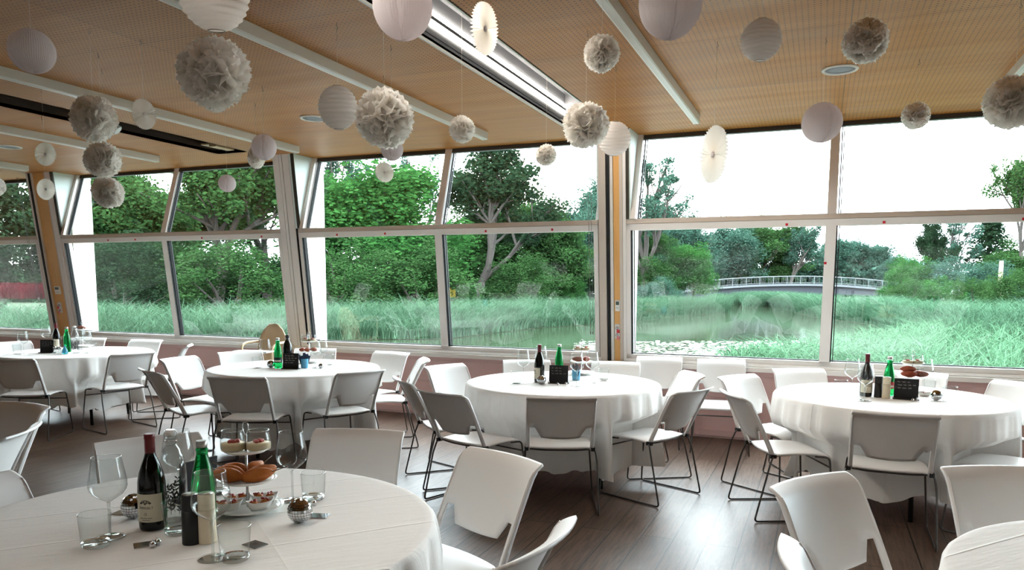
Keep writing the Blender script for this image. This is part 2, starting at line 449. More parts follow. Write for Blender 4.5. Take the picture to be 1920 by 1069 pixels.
# luminous strips on the far side of the first slot
M_LAMP = mat('lamp_diffuser', (240, 244, 244), 0.4, emit=(255, 248, 236), estr=3.8)
x0 = SLOTS[0][0]
lamp = empty('slot_lamp', (x0, 1.0, ZC))
for (z0, z1) in ((0.098, 0.138), (0.162, 0.198)):
    MB().box(0.001, 0.014, YB - 0.9, SLOT_Y1 - 1.02, z0, z1).build('light_strip', M_LAMP, lamp)
MB().box(0.001, 0.008, YB - 0.9, SLOT_Y1 - 1.02, 0.050, 0.0975).build('black_reveal', M_BLACK, lamp)
MB().box(0.001, 0.018, YB - 0.9, SLOT_Y1 - 1.02, 0.1385, 0.1615).build('black_reveal', M_BLACK, lamp)
tag(lamp, 'twin white light strips in the long ceiling slot leading to the narrow plywood post', 'lamp')
for (u0, u1) in ((SLOTS[0][0] - 0.012, SLOTS[0][0] + 0.002), (SLOTS[0][1] - 0.002, SLOTS[0][1] + 0.012)):
    struct(MB().box(u0, u1, YB, SLOT_Y1 + 0.012, ZC - 0.004, ZC + 0.012).build('trim_slot_edge', M_RAIL))
# ------------------------------------------------------------------ stacking chairs
def make_chair():
    root = empty('stacking_chair')
    W, T = 0.225, 0.0
    def ys(x, z):                                   # back surface (chair faces +y)
        t = (z - 0.44) / 0.36
        y = -0.150 - 0.155 * t - 0.02 * t * t
        y -= 0.036 * (1 - (x / W) ** 2) * min(1, 0.8 + 0.5 * t)
        if z > 0.775: y -= 0.042 * ((z - 0.775) / 0.035) ** 1.6
        return y
    def P(x, z): return (x, ys(x, z), z)
    b = MB()
    xs = [W * v for v in (-1, -0.97, -0.89, -0.733, -0.56, -0.35, -0.12, 0.12, 0.35, 0.56, 0.733, 0.89, 0.97, 1)]
    def row(z, xs_): return [P(x, z) for x in xs_]
    zt = [0.590, 0.63, 0.67, 0.71, 0.745, 0.772, 0.788, 0.799, 0.806, 0.810]
    rows = []
    for z in zt:
        k = 1.0 if z < 0.80 else (0.995 if z < 0.808 else 0.985)
        rows.append(row(z, [x * k for x in xs]))
    b.quadstrip(rows)
    # centre tab of the panel, narrowing downwards between the two notches
    cx = xs[3:11]
    b.quadstrip([[P(x * (1.0 - 0.24 * t) , 0.590 - (0.070 + 0.010 * (1 - (x / 0.165) ** 2)) * t) for x in cx] for t in (1.0, 0.75, 0.5, 0.25, 0.0)])
    # side uprights down to the seat
    for s in (-1, 1):
        c = [s * W * v for v in (1, 0.97, 0.89)]
        b.quadstrip([[P(x, z) for x in c] for z in (0.425, 0.45, 0.49, 0.54, 0.590)])
    back = b.build('backrest', M_CHAIR, root, weld=True, thick=0.011)
    # stiffening flange along both outer edges
    for s in (-1, 1):
        f = MB()
        zz = [0.425, 0.47, 0.53, 0.59, 0.65, 0.71, 0.76, 0.785]
        f.quadstrip([[(s * (W - 0.003), ys(W, z) + 0.004, z) for z in zz], [(s * (W + 0.001), ys(W, z) - 0.016, z - 0.004) for z in zz], [(s * (W - 0.006), ys(W, z) - 0.027, z - 0.006) for z in zz]])
        f.build('side_flange', M_CHAIR, root, weld=True, thick=0.005)
    # seat shell
    b = MB()
    us = [-1, -0.96, -0.85, -0.6, -0.3, 0, 0.3, 0.6, 0.85, 0.96, 1]
    rows = []
    for t in (0, 0.03, 0.1, 0.22, 0.38, 0.55, 0.72, 0.86, 0.95, 1.0):
        r = []
        for u in us:
            y0 = -0.146 - 0.026 * (1 - u * u)
            y1 = 0.235 + 0.012 * (1 - u * u)
            y = y0 + (y1 - y0) * t
            hw = 0.222 - 0.012 * t - (0.012 if t in (0, 1.0) else 0)
            z = 0.437 + 0.016 * math.sin(PI * min(1, t * 0.9 + 0.1)) - 0.012 * (1 - u * u) * math.sin(PI * t)
            if t > 0.8: z -= 0.020 * ((t - 0.8) / 0.2) ** 2
            if abs(u) > 0.9: z -= 0.010 * (abs(u) - 0.9) / 0.1
            if t == 0: z -= 0.006
            r.append((u * hw, y, z))
        rows.append(r)
    b.quadstrip(rows)
    b.build('seat', M_CHAIR, root, weld=True, thick=0.012)
    # sled frame: one bent rod each side
    for s in (-1, 1):
        pth = fillet([(s * 0.205, -0.125, 0.424), (s * 0.236, -0.165, 0.424), (s * 0.250, -0.195, 0.335), (s * 0.257, -0.275, 0.0075), (s * 0.257, 0.255, 0.0075), (s * 0.222, 0.215, 0.418), (s * 0.200, 0.13, 0.420)], 0.028, 5)
        MB().tube(pth, 0.0062, 8).build('leg', M_ROD, root)
        MB().box(s * 0.222 - 0.013, s * 0.222 + 0.013, -0.178, -0.138, 0.416, 0.440).build('bracket', M_BLACK, root)
    MB().tube([(-0.226, 0.222, 0.352), (0.226, 0.222, 0.352)], 0.0055, 8).build('stretcher', M_ROD, root)
    MB().tube(fillet([(-0.215, -0.14, 0.424), (-0.12, -0.135, 0.413), (0.12, -0.135, 0.413), (0.215, -0.14, 0.424)], 0.05), 0.0055, 8).build('stretcher', M_ROD, root)
    return root

CHAIRS = [  # back-top mid x, y, facing degrees, group, label
 (-6.95, 4.62, 119, 'FL', 'white chair with its back to us, cut by the frame, at the plywood-post table'),
 (-6.435, 5.50, 166, 'FL', 'white chair turned side-on at the table by the wide plywood post, grey back towards us'),
 (-7.775, 6.85, -80, 'FL', 'white chair facing us beyond the table by the plywood post, beside the carafe'),
 (-8.66, 6.75, -65, 'FL', 'white chair mostly hidden behind the carafe and bread on the plywood-post table'),
 (-8.86, 5.91, -14, 'FL', 'white chair at the picture edge behind the wine glass of the plywood-post table'),
 (-6.75, 6.50, 220, 'FL', 'white chair seen edge-on under the window, its thin curled top rim turned away'),
 (-5.63, 5.37, 2, 'ML', 'white chair lit by the window, left side of the black-carafe table, front face showing'),
 (-5.05, 4.52, 66, 'ML', 'white chair seen obliquely from behind with its seat pushed towards the black-carafe table'),
 (-4.10, 4.45, 112, 'ML', 'grey-shaded white chair back standing straight before the table with the black carafe'),
 (-3.48, 5.155, 155, 'ML', 'white chair turned three-quarters away at the right rim of the black-carafe table'),
 (-4.15, 6.71, -96, 'ML', 'white chair facing us beside the pink wall, right behind the black-carafe table'),
 (-3.51, 6.23, 215, 'ML', 'white chair seen edge-on against the pink wall between the two middle tables'),
 (-5.56, 6.085, -30, 'ML', 'white chair behind the tumbler on the black-carafe table, in front of the highchair'),
 (-5.09, 6.70, -62, 'ML', 'white chair showing only a corner behind the three-tier stand of the black-carafe table'),
 (-3.025, 5.84, -22, 'C', 'bright white chair with its front to us at the far left of the central table'),
 (-2.87, 4.87, 45, 'C', 'white chair seen narrow from behind, its white seat curving below, left of the central table'),
 (-2.30, 4.39, 71, 'C', 'dark-backed white chair set at an angle before the left of the central table'),
 (-1.515, 4.51, 111, 'C', 'white chair with its square grey back straight on, at the middle of the central table'),
 (-0.815, 5.21, 156, 'C', 'white chair half turned away at the right of the central table, bright seat showing'),
 (-0.98, 6.165, -149, 'C', 'white chair turned inwards, its curved rim above the half-turned chair of the central table'),
 (-2.54, 6.53, -63, 'C', 'white chair behind the wine bottle of the central table, top of its back visible'),
 (-1.74, 6.74, -80, 'C', 'white chair behind the wine glasses of the central table, below the narrow plywood post'),
 (-1.47, 7.405, -84, 'W', 'white chair pushed against the sill just right of the narrow plywood post'),
 (-0.87, 7.405, -82, 'W', 'white chair against the sill, second from the narrow plywood post, its seat edge visible'),
 (-0.565, 6.14, -33, 'R', 'bright white chair fronting us at the far left of the table under the bridge view'),
 (-0.49, 5.14, 25, 'R', 'white chair in side view with long sled feet, at the bridge-view table'),
 (-0.146, 6.86, -66, 'R', 'white chair behind the empty tumbler and glass on the table under the bridge view'),
 (0.414, 4.71, 89, 'R', 'white chair with its broad grey back square to us at the bridge-view table'),
 (0.76, 7.02, -104, 'R', 'white chair with one corner showing behind the bread of the table under the bridge view'),
 (1.394, 6.58, -135, 'R', 'white chair turned inwards beyond the right rim of the bridge-view table'),
 (1.39, 5.225, 155, 'R', 'white chair showing one back edge and a seat corner, beside the bridge-view table'),
 (0.69, 3.37, -68, 'T6', 'grey-white chair facing us behind the bare cloth table in the bottom corner'),
 (0.027, 2.89, -35, 'T6', 'large white chair turned to the bare corner table, notch and side upright visible'),
 (0.02, 2.02, 13, 'T6', 'white chair whose rounded top corner alone rises, by the bare corner table'),
 (-1.215, 2.78, -114, 'F', 'large white chair angled to the front table, whole backrest and some seat showing'),
 (-0.733, 1.93, 176, 'F', 'white chair at the bottom edge whose curled top rim sweeps over the seat behind'),
 (-2.787, 2.46, -31, 'F', 'white chair behind the red-topped wine bottle and carafe of the big front table'),
 (-2.036, 2.985, -75, 'F', 'white chair behind the tumbler and mirror ball of the big front table'),
 (-4.275, 2.86, -92, 'O', 'white chair at the picture edge with a flared top corner and slotted side flange'),
 (-3.58, 2.37, 216, 'O', 'white chair at the picture edge with a curved rim, just before the flared one'),
 (-2.72, 1.62, 8, 'F', 'shaded chair back at the lower picture edge, beside the big front table'),
]
GR = {'FL': 'chairs round the table by the wide plywood post', 'ML': 'chairs round the black-carafe table', 'C': 'chairs round the central table', 'W': 'chairs along the window sill',
      'R': 'chairs round the table under the bridge view', 'T6': 'chairs round the bare corner table', 'F': 'chairs round the big front table', 'O': 'chairs of a table outside the picture'}
chair0 = make_chair()
for i, (x, y, deg, g, lab) in enumerate(CHAIRS):
    c = chair0 if i == 0 else copy_tree(chair0)
    a = math.radians(deg); d = Vector((math.cos(a), math.sin(a), 0))
    c.location = Vector((x, y, 0)) + d * 0.325
    c.rotation_euler = (0, 0, a - PI / 2)
    tag(c, lab, 'chair', GR[g])

# ------------------------------------------------------------------ tables and cloths
TABLES = [  # x, y, hem z, seed, key, label of table, label of cloth
 (-1.81, 1.74, 0.20, 1, 'F', 'big round table in front with food stand, under a creased cream cloth', 'creased cream tablecloth on the big round table in front'),
 (-7.60, 5.785, 0.22, 2, 'FL', 'round table by the wide plywood post, set with bottles, under white cloth', 'white tablecloth hanging in folds at the table by the wide plywood post'),
 (-4.461, 5.573, 0.15, 3, 'ML', 'round table with the black carafe, under a long white cloth', 'white tablecloth of the table that carries the black carafe'),
 (-1.876, 5.612, 0.14, 4, 'C', 'round central table by the narrow plywood post, under white cloth', 'white tablecloth hanging to the floor at the central table'),
 (0.468, 5.836, 0.17, 5, 'R', 'round table under the bridge view, set with bottles and bread', 'white tablecloth of the table under the bridge view'),
 (1.11, 2.27, 0.25, 6, 'T6', 'round bare table in the bottom corner, nothing on its cloth', 'wrinkled white tablecloth of the bare table in the bottom corner'),
]
TR, TZ = 0.765, 0.75
def make_table():
    root = empty('round_table')
    MB().lathe([(0.74, 0.715), (0.752, 0.72), (0.752, 0.738), (0.745, 0.742)], 48).build('tabletop', mat('laminate_grey', (150, 146, 140), 0.5), root)
    for k in range(4):
        a = PI / 4 + k * PI / 2
        MB().tube([(0.45 * math.cos(a), 0.45 * math.sin(a), 0.715), (0.50 * math.cos(a), 0.50 * math.sin(a), 0.0)], 0.016, 10).build('leg', M_BLACK, root)
    return root
def sstep(a, b, x):
    t = min(1.0, max(0.0, (x - a) / (b - a))); return t * t * (3 - 2 * t)
SEATS = []
for (x_, y_, deg_, g_, l_) in CHAIRS:
    a_ = math.radians(deg_); d_ = Vector((math.cos(a_), math.sin(a_), 0)); SEATS.append((Vector((x_, y_, 0)) + d_ * 0.325, d_, Vector((d_.y, -d_.x, 0))))
def make_cloth(hem, seed, cx, cy):
    """round cloth; its skirt falls in folds and gives way to the seats pushed under the table"""
    rnd = random.Random(seed); n = 420; b = MB()
    nf = rnd.choice((21, 22, 23, 24)); ph = [rnd.uniform(0, 6.28) for _ in range(8)]
    near = [(o - Vector((cx, cy, 0)), d, r) for o, d, r in SEATS if (o - Vector((cx, cy, 0))).length < 1.45 and d.dot(Vector((cx, cy, 0)) - o) > 0.1]
    def fold(a):
        w = nf * a + 1.1 * math.sin(2 * a + ph[0]) + 0.8 * math.sin(5 * a + ph[1])
        s = math.sin(w); amp = 0.7 + 0.3 * math.sin(3 * a + ph[3]) * math.sin(7 * a + ph[6])
        return (0.5 * s + 0.5 * (2 * abs(math.sin(w / 2 + ph[2])) ** 0.7 - 1) + 0.22 * math.sin(2.0 * w + ph[7])) * amp
    rows = []
    for r in (0.0, 0.12, 0.25, 0.38, 0.5, 0.6, 0.68, 0.73, 0.752):
        rows.append([(r * math.cos(2 * PI * k / n), r * math.sin(2 * PI * k / n), 0.75 - (0.0008 if r > 0.7 else 0)) for k in range(n)])
    rows.append([(0.762 * math.cos(2 * PI * k / n), 0.762 * math.sin(2 * PI * k / n), 0.746) for k in range(n)])
    for t in (0.02, 0.06, 0.12, 0.19, 0.27, 0.36, 0.46, 0.56, 0.66, 0.76, 0.86, 0.94, 1.0):
        row = []
        for k in range(n):
            a = 2 * PI * k / n; f = fold(a)
            hz = hem + 0.035 * math.sin(4 * a + ph[4]) + 0.02 * math.sin(9 * a + ph[5]) - 0.025 * f
            z = 0.742 - (0.742 - hz) * t
            r = 0.768 + 0.014 * math.sqrt(t) + 0.070 * f * t ** 0.55 + 0.018 * t
            p = Vector((r * math.cos(a), r * math.sin(a), 0))
            for o, d, rt in near:
                q = p - o; lx, ly = q.dot(rt), q.dot(d)
                if ly < 0.268 and abs(lx) < 0.36:
                    p = p + d * ((0.268 - ly) * sstep(0.36, 0.27, abs(lx)) * sstep(0.57, 0.472, z))
            row.append((p.x, p.y, z))
        rows.append(row)
    b.quadstrip(rows, closed=True)
    return b
def leg_angle(cx, cy):
    angs = [math.atan2(o.y - cy, o.x - cx) for o, d, r in SEATS if (o - Vector((cx, cy, 0))).length < 1.2]
    def gap(t): return min([min(abs((t + PI / 4 + k * PI / 2 - a + PI) % (2 * PI) - PI) for k in range(4)) for a in angs] or [9])
    return max((i * PI / 180 for i in range(0, 90, 2)), key=gap)
table0 = None
for (x, y, hem, sd, key, tl, cl) in TABLES:
    if table0 is None: t = table0 = make_table()
    else: t = copy_tree(table0)
    t.location = (x, y, 0); t.rotation_euler = (0, 0, leg_angle(x, y))
    tag(t, tl, 'table', 'round dining tables')
    c = make_cloth(hem, sd, x, y).build('tablecloth', M_CLOTH, weld=True)
    c.location = (x, y, 0.001)
    tag(c, cl, 'tablecloth', 'white round tablecloths')
# ------------------------------------------------------------------ outdoors
import numpy as np
ZW = -0.60
def m_leaf(name, c1, c2, trl=0.3, fine=0.0):
    mt = bpy.data.materials.new(name); mt.use_nodes = True; t = NT(mt); t.n.remove(t.b)
    pos = t.add('ShaderNodeNewGeometry').outputs['Position']
    f = t.noise(pos, 0.9, 4, 0.7)
    if fine: f = t.math('ADD', t.math('MULTIPLY', f, 1 - fine), t.math('MULTIPLY', t.noise(t.scaled(pos, 1, 1, 0.15), 9.0, 3, 0.6), fine))
    dk = lambda c: tuple(v * 0.37 for v in lin(c)[:3]) + (1,)
    c = t.ramp(f, [(0.32, dk(c1)), (0.68, dk(c2))])
    d = t.add('ShaderNodeBsdfDiffuse'); s = t.add('ShaderNodeBsdfTranslucent'); mx = t.add('ShaderNodeMixShader'); mx.inputs[0].default_value = trl
    t.link(c, d.inputs[0]); t.link(c, s.inputs[0]); t.link(d.outputs[0], mx.inputs[1]); t.link(s.outputs[0], mx.inputs[2]); t.link(mx.outputs[0], t.out.inputs[0])
    MAT[name] = mt; return mt
M_BARK = m_noisy('grey_bark', (58, 52, 48), (40, 36, 33), 6, 0.9)
L_MID = m_leaf('leaf_mid', (52, 88, 50), (84, 124, 72))
L_BRIGHT = m_leaf('leaf_bright', (44, 92, 46), (86, 146, 76))
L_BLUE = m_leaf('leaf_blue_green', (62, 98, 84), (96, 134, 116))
L_DARK = m_leaf('leaf_dark', (38, 62, 44), (62, 88, 62))
L_REED = m_leaf('reed_blade', (38, 72, 50), (134, 178, 142), 0.22, 0.65)
L_REED2 = m_leaf('reed_blade_pale', (42, 82, 56), (136, 184, 148), 0.22, 0.65)
L_GRASS = m_leaf('grass_blade', (32, 64, 42), (144, 198, 154), 0.22, 0.75)
L_RED = m_leaf('heather_red', (70, 14, 26), (112, 30, 42))

def quads_mesh(name, V, m):
    """V: (n,4,3) array of quads"""
    n = V.shape[0]
    me = bpy.data.meshes.new(name)
    me.vertices.add(n * 4); me.vertices.foreach_set('co', V.reshape(-1).astype(np.float32))
    me.loops.add(n * 4); me.loops.foreach_set('vertex_index', np.arange(n * 4, dtype=np.int32))
    me.polygons.add(n); me.polygons.foreach_set('loop_start', np.arange(0, n * 4, 4, dtype=np.int32))
    me.polygons.foreach_set('loop_total', np.full(n, 4, dtype=np.int32))
    me.materials.append(m); me.update(calc_edges=True); return me

def leaf_cards(rs, centres, radii, per, size, flat=0.75, droop=0.0):
    C = np.repeat(centres, per, axis=0); R = np.repeat(radii, per)
    n = C.shape[0]
    d = rs.normal(size=(n, 3)); d /= np.linalg.norm(d, axis=1)[:, None]
    rr = rs.random(n) ** 0.45
    p = C + d * (R * rr)[:, None] * np.array([1, 1, flat])
    u = rs.normal(size=(n, 3)); u /= np.linalg.norm(u, axis=1)[:, None]
    u[:, 2] = u[:, 2] * 0.6 - droop
    v = np.cross(u, rs.normal(size=(n, 3))); v /= np.linalg.norm(v, axis=1)[:, None]
    s = size * (0.6 + 0.8 * rs.random(n))[:, None]
    a = p - u * s * 0.5; b_ = p + v * s * 0.27; c = p + u * s * 0.5; e = p - v * s * 0.27
    return np.stack([a, b_, c, e], axis=1)

def make_tree(kind, seed, leafmat):
    """unit tree about 10 m high; returns (trunk mesh, crown mesh)"""
    rs = np.random.RandomState(seed); rnd = random.Random(seed)
    segs = []; tips = []
    def grow(p, d, ln, r, lv):
        pts = [p]; q = p.copy(); dd = d.copy()
        for i in range(4):
            dd = (dd + Vector((rnd.gauss(0, .10), rnd.gauss(0, .10), rnd.gauss(0.02, .05)))).normalized()
            q = q + dd * ln / 4; pts.append(q.copy())
        segs.append((pts, [r, r * .9, r * .8, r * .7, r * .6]))
        if lv == 0:
            tips.append(q.copy()); tips.append(pts[2].copy()); return
        k = rnd.choice((3, 3, 4)) if lv > 1 else rnd.choice((3, 4))
        for j in range(k):
            az = rnd.uniform(0, 6.28); tilt = rnd.uniform(0.35, 0.95) if kind == 'dense' else rnd.uniform(0.3, 0.85)
            o = dd.orthogonal().normalized(); o.rotate(Matrix.Rotation(az, 3, dd))
            nd = (dd * math.cos(tilt) + o * math.sin(tilt)).normalized()
            grow(pts[rnd.choice((2, 3, 4))].copy(), nd, ln * rnd.uniform(0.62, 0.82), r * 0.55, lv - 1)
        grow(q, dd, ln * 0.7, r * 0.6, lv - 1)
    if kind == 'conifer':
        pts = [Vector((0, 0, z)) for z in (0, 3, 6, 9.8)]; segs.append((pts, [0.22, 0.16, 0.1, 0.03]))
        for i in range(60):
            z = 1.2 + 8.4 * (i / 60) ** 0.9; a = i * 2.4; L = (10 - z) * 0.36 + 0.3
            for t in (0.35, 0.7, 1.0): tips.append(Vector((math.cos(a) * L * t, math.sin(a) * L * t, z - 0.25 * L * t)))
        C = np.array([tuple(t) for t in tips]); R = np.full(len(C), 0.62)
        V = leaf_cards(rs, C, R, 60, 0.27, 0.5, 0.2)
    elif kind == 'shrub':
        for i in range(70):
            a = rnd.uniform(0, 6.28); e = math.acos(rnd.uniform(0, 1)); rr = rnd.uniform(0.45, 1) ** 0.5
            tips.append(Vector((4.6 * rr * math.sin(e) * math.cos(a), 4.6 * rr * math.sin(e) * math.sin(a), 0.8 + 8.4 * rr * math.cos(e) * rnd.uniform(0.75, 1.08))))
        for i in range(8): segs.append(([Vector((rnd.gauss(0, .3), rnd.gauss(0, .3), 0)), tips[i] * 0.5, tips[i]], [0.16, 0.1, 0.04]))
        C = np.array([tuple(t) for t in tips]); R = rs.uniform(0.9, 1.7, len(C))
        V = leaf_cards(rs, C, R, 230, 0.26, 0.8)
    else:
        grow(Vector((0, 0, 0)), Vector((rnd.gauss(0, .05), rnd.gauss(0, .05), 1)).normalized(), 3.2 if kind == 'dense' else 3.5, 0.24, 3)
        if kind == 'dense':
            C = np.array([tuple(t) for t in tips]); C = C + rs.normal(size=C.shape) * 0.25
            low = np.array([[rs.uniform(-3, 3), rs.uniform(-3, 3), rs.uniform(2.0, 5.0)] for _ in range(60)])
            C = np.concatenate([C, low]); R = rs.uniform(0.75, 1.25, len(C))
            V = leaf_cards(rs, C, R, max(20, 56000 // len(C)), 0.21, 0.75, 0.1)
        else:
            C = np.array([tuple(t) for t in tips]); keep = rs.random(len(C)) < (0.8 if kind == 'open' else 0.55); C = C[keep]; R = rs.uniform(0.35, 0.75, len(C)) * (1 if kind == 'open' else 0.75)
            V = leaf_cards(rs, C, R, max(10, (21000 if kind == 'open' else 6500) // len(C)), 0.20, 0.85, 0.15)
    tb = MB()
    for pts, rad in segs: tb.tube(pts, 0.1, 6, cap=False, radii=rad)
    # normalise the height to 10 and footprint to about 8
    zmax = np.percentile(V[:, :, 2], 99.6); wx = np.percentile(np.abs(V[:, :, 0]), 98); wy = np.percentile(np.abs(V[:, :, 1]), 98)
    S = np.array([4.2 / wx, 4.2 / wy, 10 / zmax]); V = V * S
    tb.v = [(x * S[0], y * S[1], z * S[2]) for x, y, z in tb.v]
    return tb.mesh('trunk', M_BARK), quads_mesh('crown', V, leafmat)

TREEM = {}
def tree(name, kind, seed, leaf, px, D, top, wpx, label, cat='tree', group=None, zb=-0.35, rot=None):
    key = (kind, seed, leaf.name)
    if key not in TREEM: TREEM[key] = make_tree(kind, seed, leaf)
    tm, cm = TREEM[key]
    p = at(px, 530, D); ztop = at(px, top, D).z
    r = empty(name, (p.x, p.y, zb), (seed * 1.7 + px * 0.013) if rot is None else rot)
    h = ztop - zb; wd = wpx / F_PX * D
    r.scale = (wd / 8.4, wd / 8.4, h / 10.0)
    t = bpy.data.objects.new('trunk', tm); COL.objects.link(t); t.parent = r
    c = bpy.data.objects.new('crown', cm); COL.objects.link(c); c.parent = r
    tag(r, label, cat, group); return r

G1, G2, G3 = 'trees across the pond', 'far trees behind the footbridge', 'shrubs on the bank'
T = [
 ('broadleaf_tree', 'dense', 1, L_DARK, 0, 36, 290, 240, 'dark dense tree seen through the narrow end window', 'tree', G1),
 ('broadleaf_tree', 'dense', 2, L_MID, 235, 46, 290, 230, 'tall dense tree behind the reeds, just inside the white wall fin by the plywood post', 'tree', G1),
 ('broadleaf_tree', 'open', 3, L_MID, 405, 44, 255, 300, 'tall loose tree whose forked trunk shows in the upper pane above the highchair', 'tree', G1),
 ('broadleaf_tree', 'sparse', 11, L_MID, 500, 62, 290, 200, 'tall tree whose crown meets the pale metal post', 'tree', G1),
 ('broadleaf_tree', 'dense', 4, L_DARK, 330, 60, 380, 330, 'dark tree filling the gap low behind the forked tree', 'tree', G1),
 ('shrub', 'shrub', 5, L_DARK, 225, 36, 440, 200, 'dark undergrowth bush behind the reeds beside the white wall fin', 'shrub', G3),
 ('shrub', 'shrub', 6, L_MID, 440, 37, 455, 230, 'leafy bush behind the reeds below the forked tree', 'shrub', G3),
 ('broadleaf_tree', 'dense', 7, L_BRIGHT, 700, 44, 318, 300, 'broad bright green tree behind the middle window, its round top against the sky', 'tree', G1),
 ('broadleaf_tree', 'sparse', 8, L_BLUE, 640, 64, 270, 200, 'feathery tree whose branches rise behind the bright round tree at the pale post', 'tree', G1),
 ('broadleaf_tree', 'sparse', 9, L_BLUE, 775, 66, 290, 190, 'feathery tree rising behind the bright round tree near the mullion', 'tree', G1),
 ('broadleaf_tree', 'open', 10, L_DARK, 890, 46, 268, 290, 'spreading dark-branched tree with a bare leaning trunk in the middle window', 'tree', G1),
 ('broadleaf_tree', 'dense', 2, L_MID, 870, 62, 390, 260, 'mid green tree in a mass behind the bare leaning trunk', 'tree', G1),
 ('broadleaf_tree', 'dense', 12, L_MID, 990, 58, 390, 200, 'rounded mid green tree between the leaning trunk and the narrow plywood post', 'tree', G1),
 ('shrub', 'shrub', 13, L_MID, 640, 38, 440, 210, 'deep green bush low under the bright round tree', 'shrub', G3),
 ('shrub', 'shrub', 5, L_MID, 790, 40, 450, 210, 'green bush behind the reeds next to the mullion of the middle window', 'shrub', G3),
 ('shrub', 'shrub', 6, L_MID, 985, 46, 480, 150, 'green bush above the reeds at the foot of the rounded tree', 'shrub', G3),
 ('shrub', 'shrub', 14, L_BRIGHT, 1075, 58, 522, 50, 'small bright pointed bush above the reeds near the narrow plywood post', 'shrub', G3),
 ('broadleaf_tree', 'dense', 15, L_BLUE, 1105, 84, 345, 130, 'tall bluish tree just before the narrow plywood post', 'tree', G1),
 ('broadleaf_tree', 'dense', 4, L_BLUE, 1055, 100, 470, 110, 'bluish distant tree low beside the tall bluish one', 'tree', G1),
 ('broadleaf_tree', 'sparse', 16, L_BLUE, 1200, 70, 300, 150, 'thin see-through tree rising into the sky beyond the narrow plywood post', 'tree', G1),
 ('broadleaf_tree', 'dense', 12, L_MID, 1195, 72, 430, 130, 'leafy tree at the foot of the thin see-through one', 'tree', G1),
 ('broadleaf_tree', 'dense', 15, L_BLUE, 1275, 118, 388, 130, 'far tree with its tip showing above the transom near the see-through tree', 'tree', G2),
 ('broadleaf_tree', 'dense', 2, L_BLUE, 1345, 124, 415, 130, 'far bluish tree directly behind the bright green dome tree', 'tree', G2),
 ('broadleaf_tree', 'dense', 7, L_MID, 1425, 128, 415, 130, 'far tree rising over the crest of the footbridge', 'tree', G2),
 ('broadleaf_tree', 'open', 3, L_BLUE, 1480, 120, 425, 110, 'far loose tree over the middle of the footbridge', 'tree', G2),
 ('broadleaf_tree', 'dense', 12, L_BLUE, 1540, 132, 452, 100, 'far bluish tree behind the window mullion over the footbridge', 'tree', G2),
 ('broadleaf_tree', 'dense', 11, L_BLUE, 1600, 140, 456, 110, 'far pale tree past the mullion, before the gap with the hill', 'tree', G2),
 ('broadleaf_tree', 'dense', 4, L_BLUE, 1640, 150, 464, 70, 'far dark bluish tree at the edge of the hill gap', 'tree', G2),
 ('broadleaf_tree', 'dense', 7, L_BRIGHT, 1300, 76, 462, 100, 'bright green dome-shaped tree left of the footbridge', 'tree', G1),
 ('shrub', 'shrub', 13, L_BLUE, 1235, 62, 520, 90, 'pale bush at the near end of the footbridge', 'shrub', G3),
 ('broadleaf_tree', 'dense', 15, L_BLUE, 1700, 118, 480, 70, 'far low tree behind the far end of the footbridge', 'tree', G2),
 ('broadleaf_tree', 'open', 10, L_DARK, 1725, 72, 415, 110, 'dark airy tree with clustered foliage above the shrubs of the far bank', 'tree', G1),
 ('broadleaf_tree', 'sparse', 16, L_BLUE, 1782, 78, 412, 90, 'thin upright twin tree beside the dark airy one', 'tree', G1),
 ('conifer_tree', 'conifer', 17, L_DARK, 1850, 82, 412, 120, 'dark conifer above the shrubs of the far bank', 'tree', G1),
 ('broadleaf_tree', 'dense', 2, L_MID, 1905, 62, 455, 130, 'green tree at the picture edge in front of the dark conifer', 'tree', G1),
 ('broadleaf_tree', 'open', 8, L_MID, 1925, 60, 300, 150, 'tall tree whose leaves reach into the upper pane at the picture edge', 'tree', G1),
 ('shrub', 'shrub', 14, L_BRIGHT, 1712, 62, 478, 110, 'bright rounded shrub at the far end of the footbridge', 'shrub', G3),
 ('shrub', 'shrub', 5, L_BLUE, 1785, 60, 484, 130, 'bluish willow shrub beside the bright rounded one', 'shrub', G3),
 ('shrub', 'shrub', 6, L_BLUE, 1862, 56, 492, 120, 'bluish shrub below the dark conifer', 'shrub', G3),
 ('shrub', 'shrub', 13, L_MID, 1702, 52, 524, 80, 'low dark green shrub where the railing ends', 'shrub', G3),
 ('shrub', 'shrub', 5, L_BRIGHT, 1765, 50, 520, 90, 'low yellow-green shrub before the willow shrub', 'shrub', G3),
 ('shrub', 'shrub', 14, L_MID, 1832, 46, 522, 100, 'low green shrub before the conifer', 'shrub', G3),
 ('shrub', 'shrub', 6, L_MID, 1905, 40, 505, 110, 'green shrub at the picture edge above the tall grass', 'shrub', G3),
]
for (nm, kd, sd, lf, px, D, top, wpx, lab, cat, g) in T: tree(nm, kd, sd, lf, px, D, top, wpx, lab, cat, g)

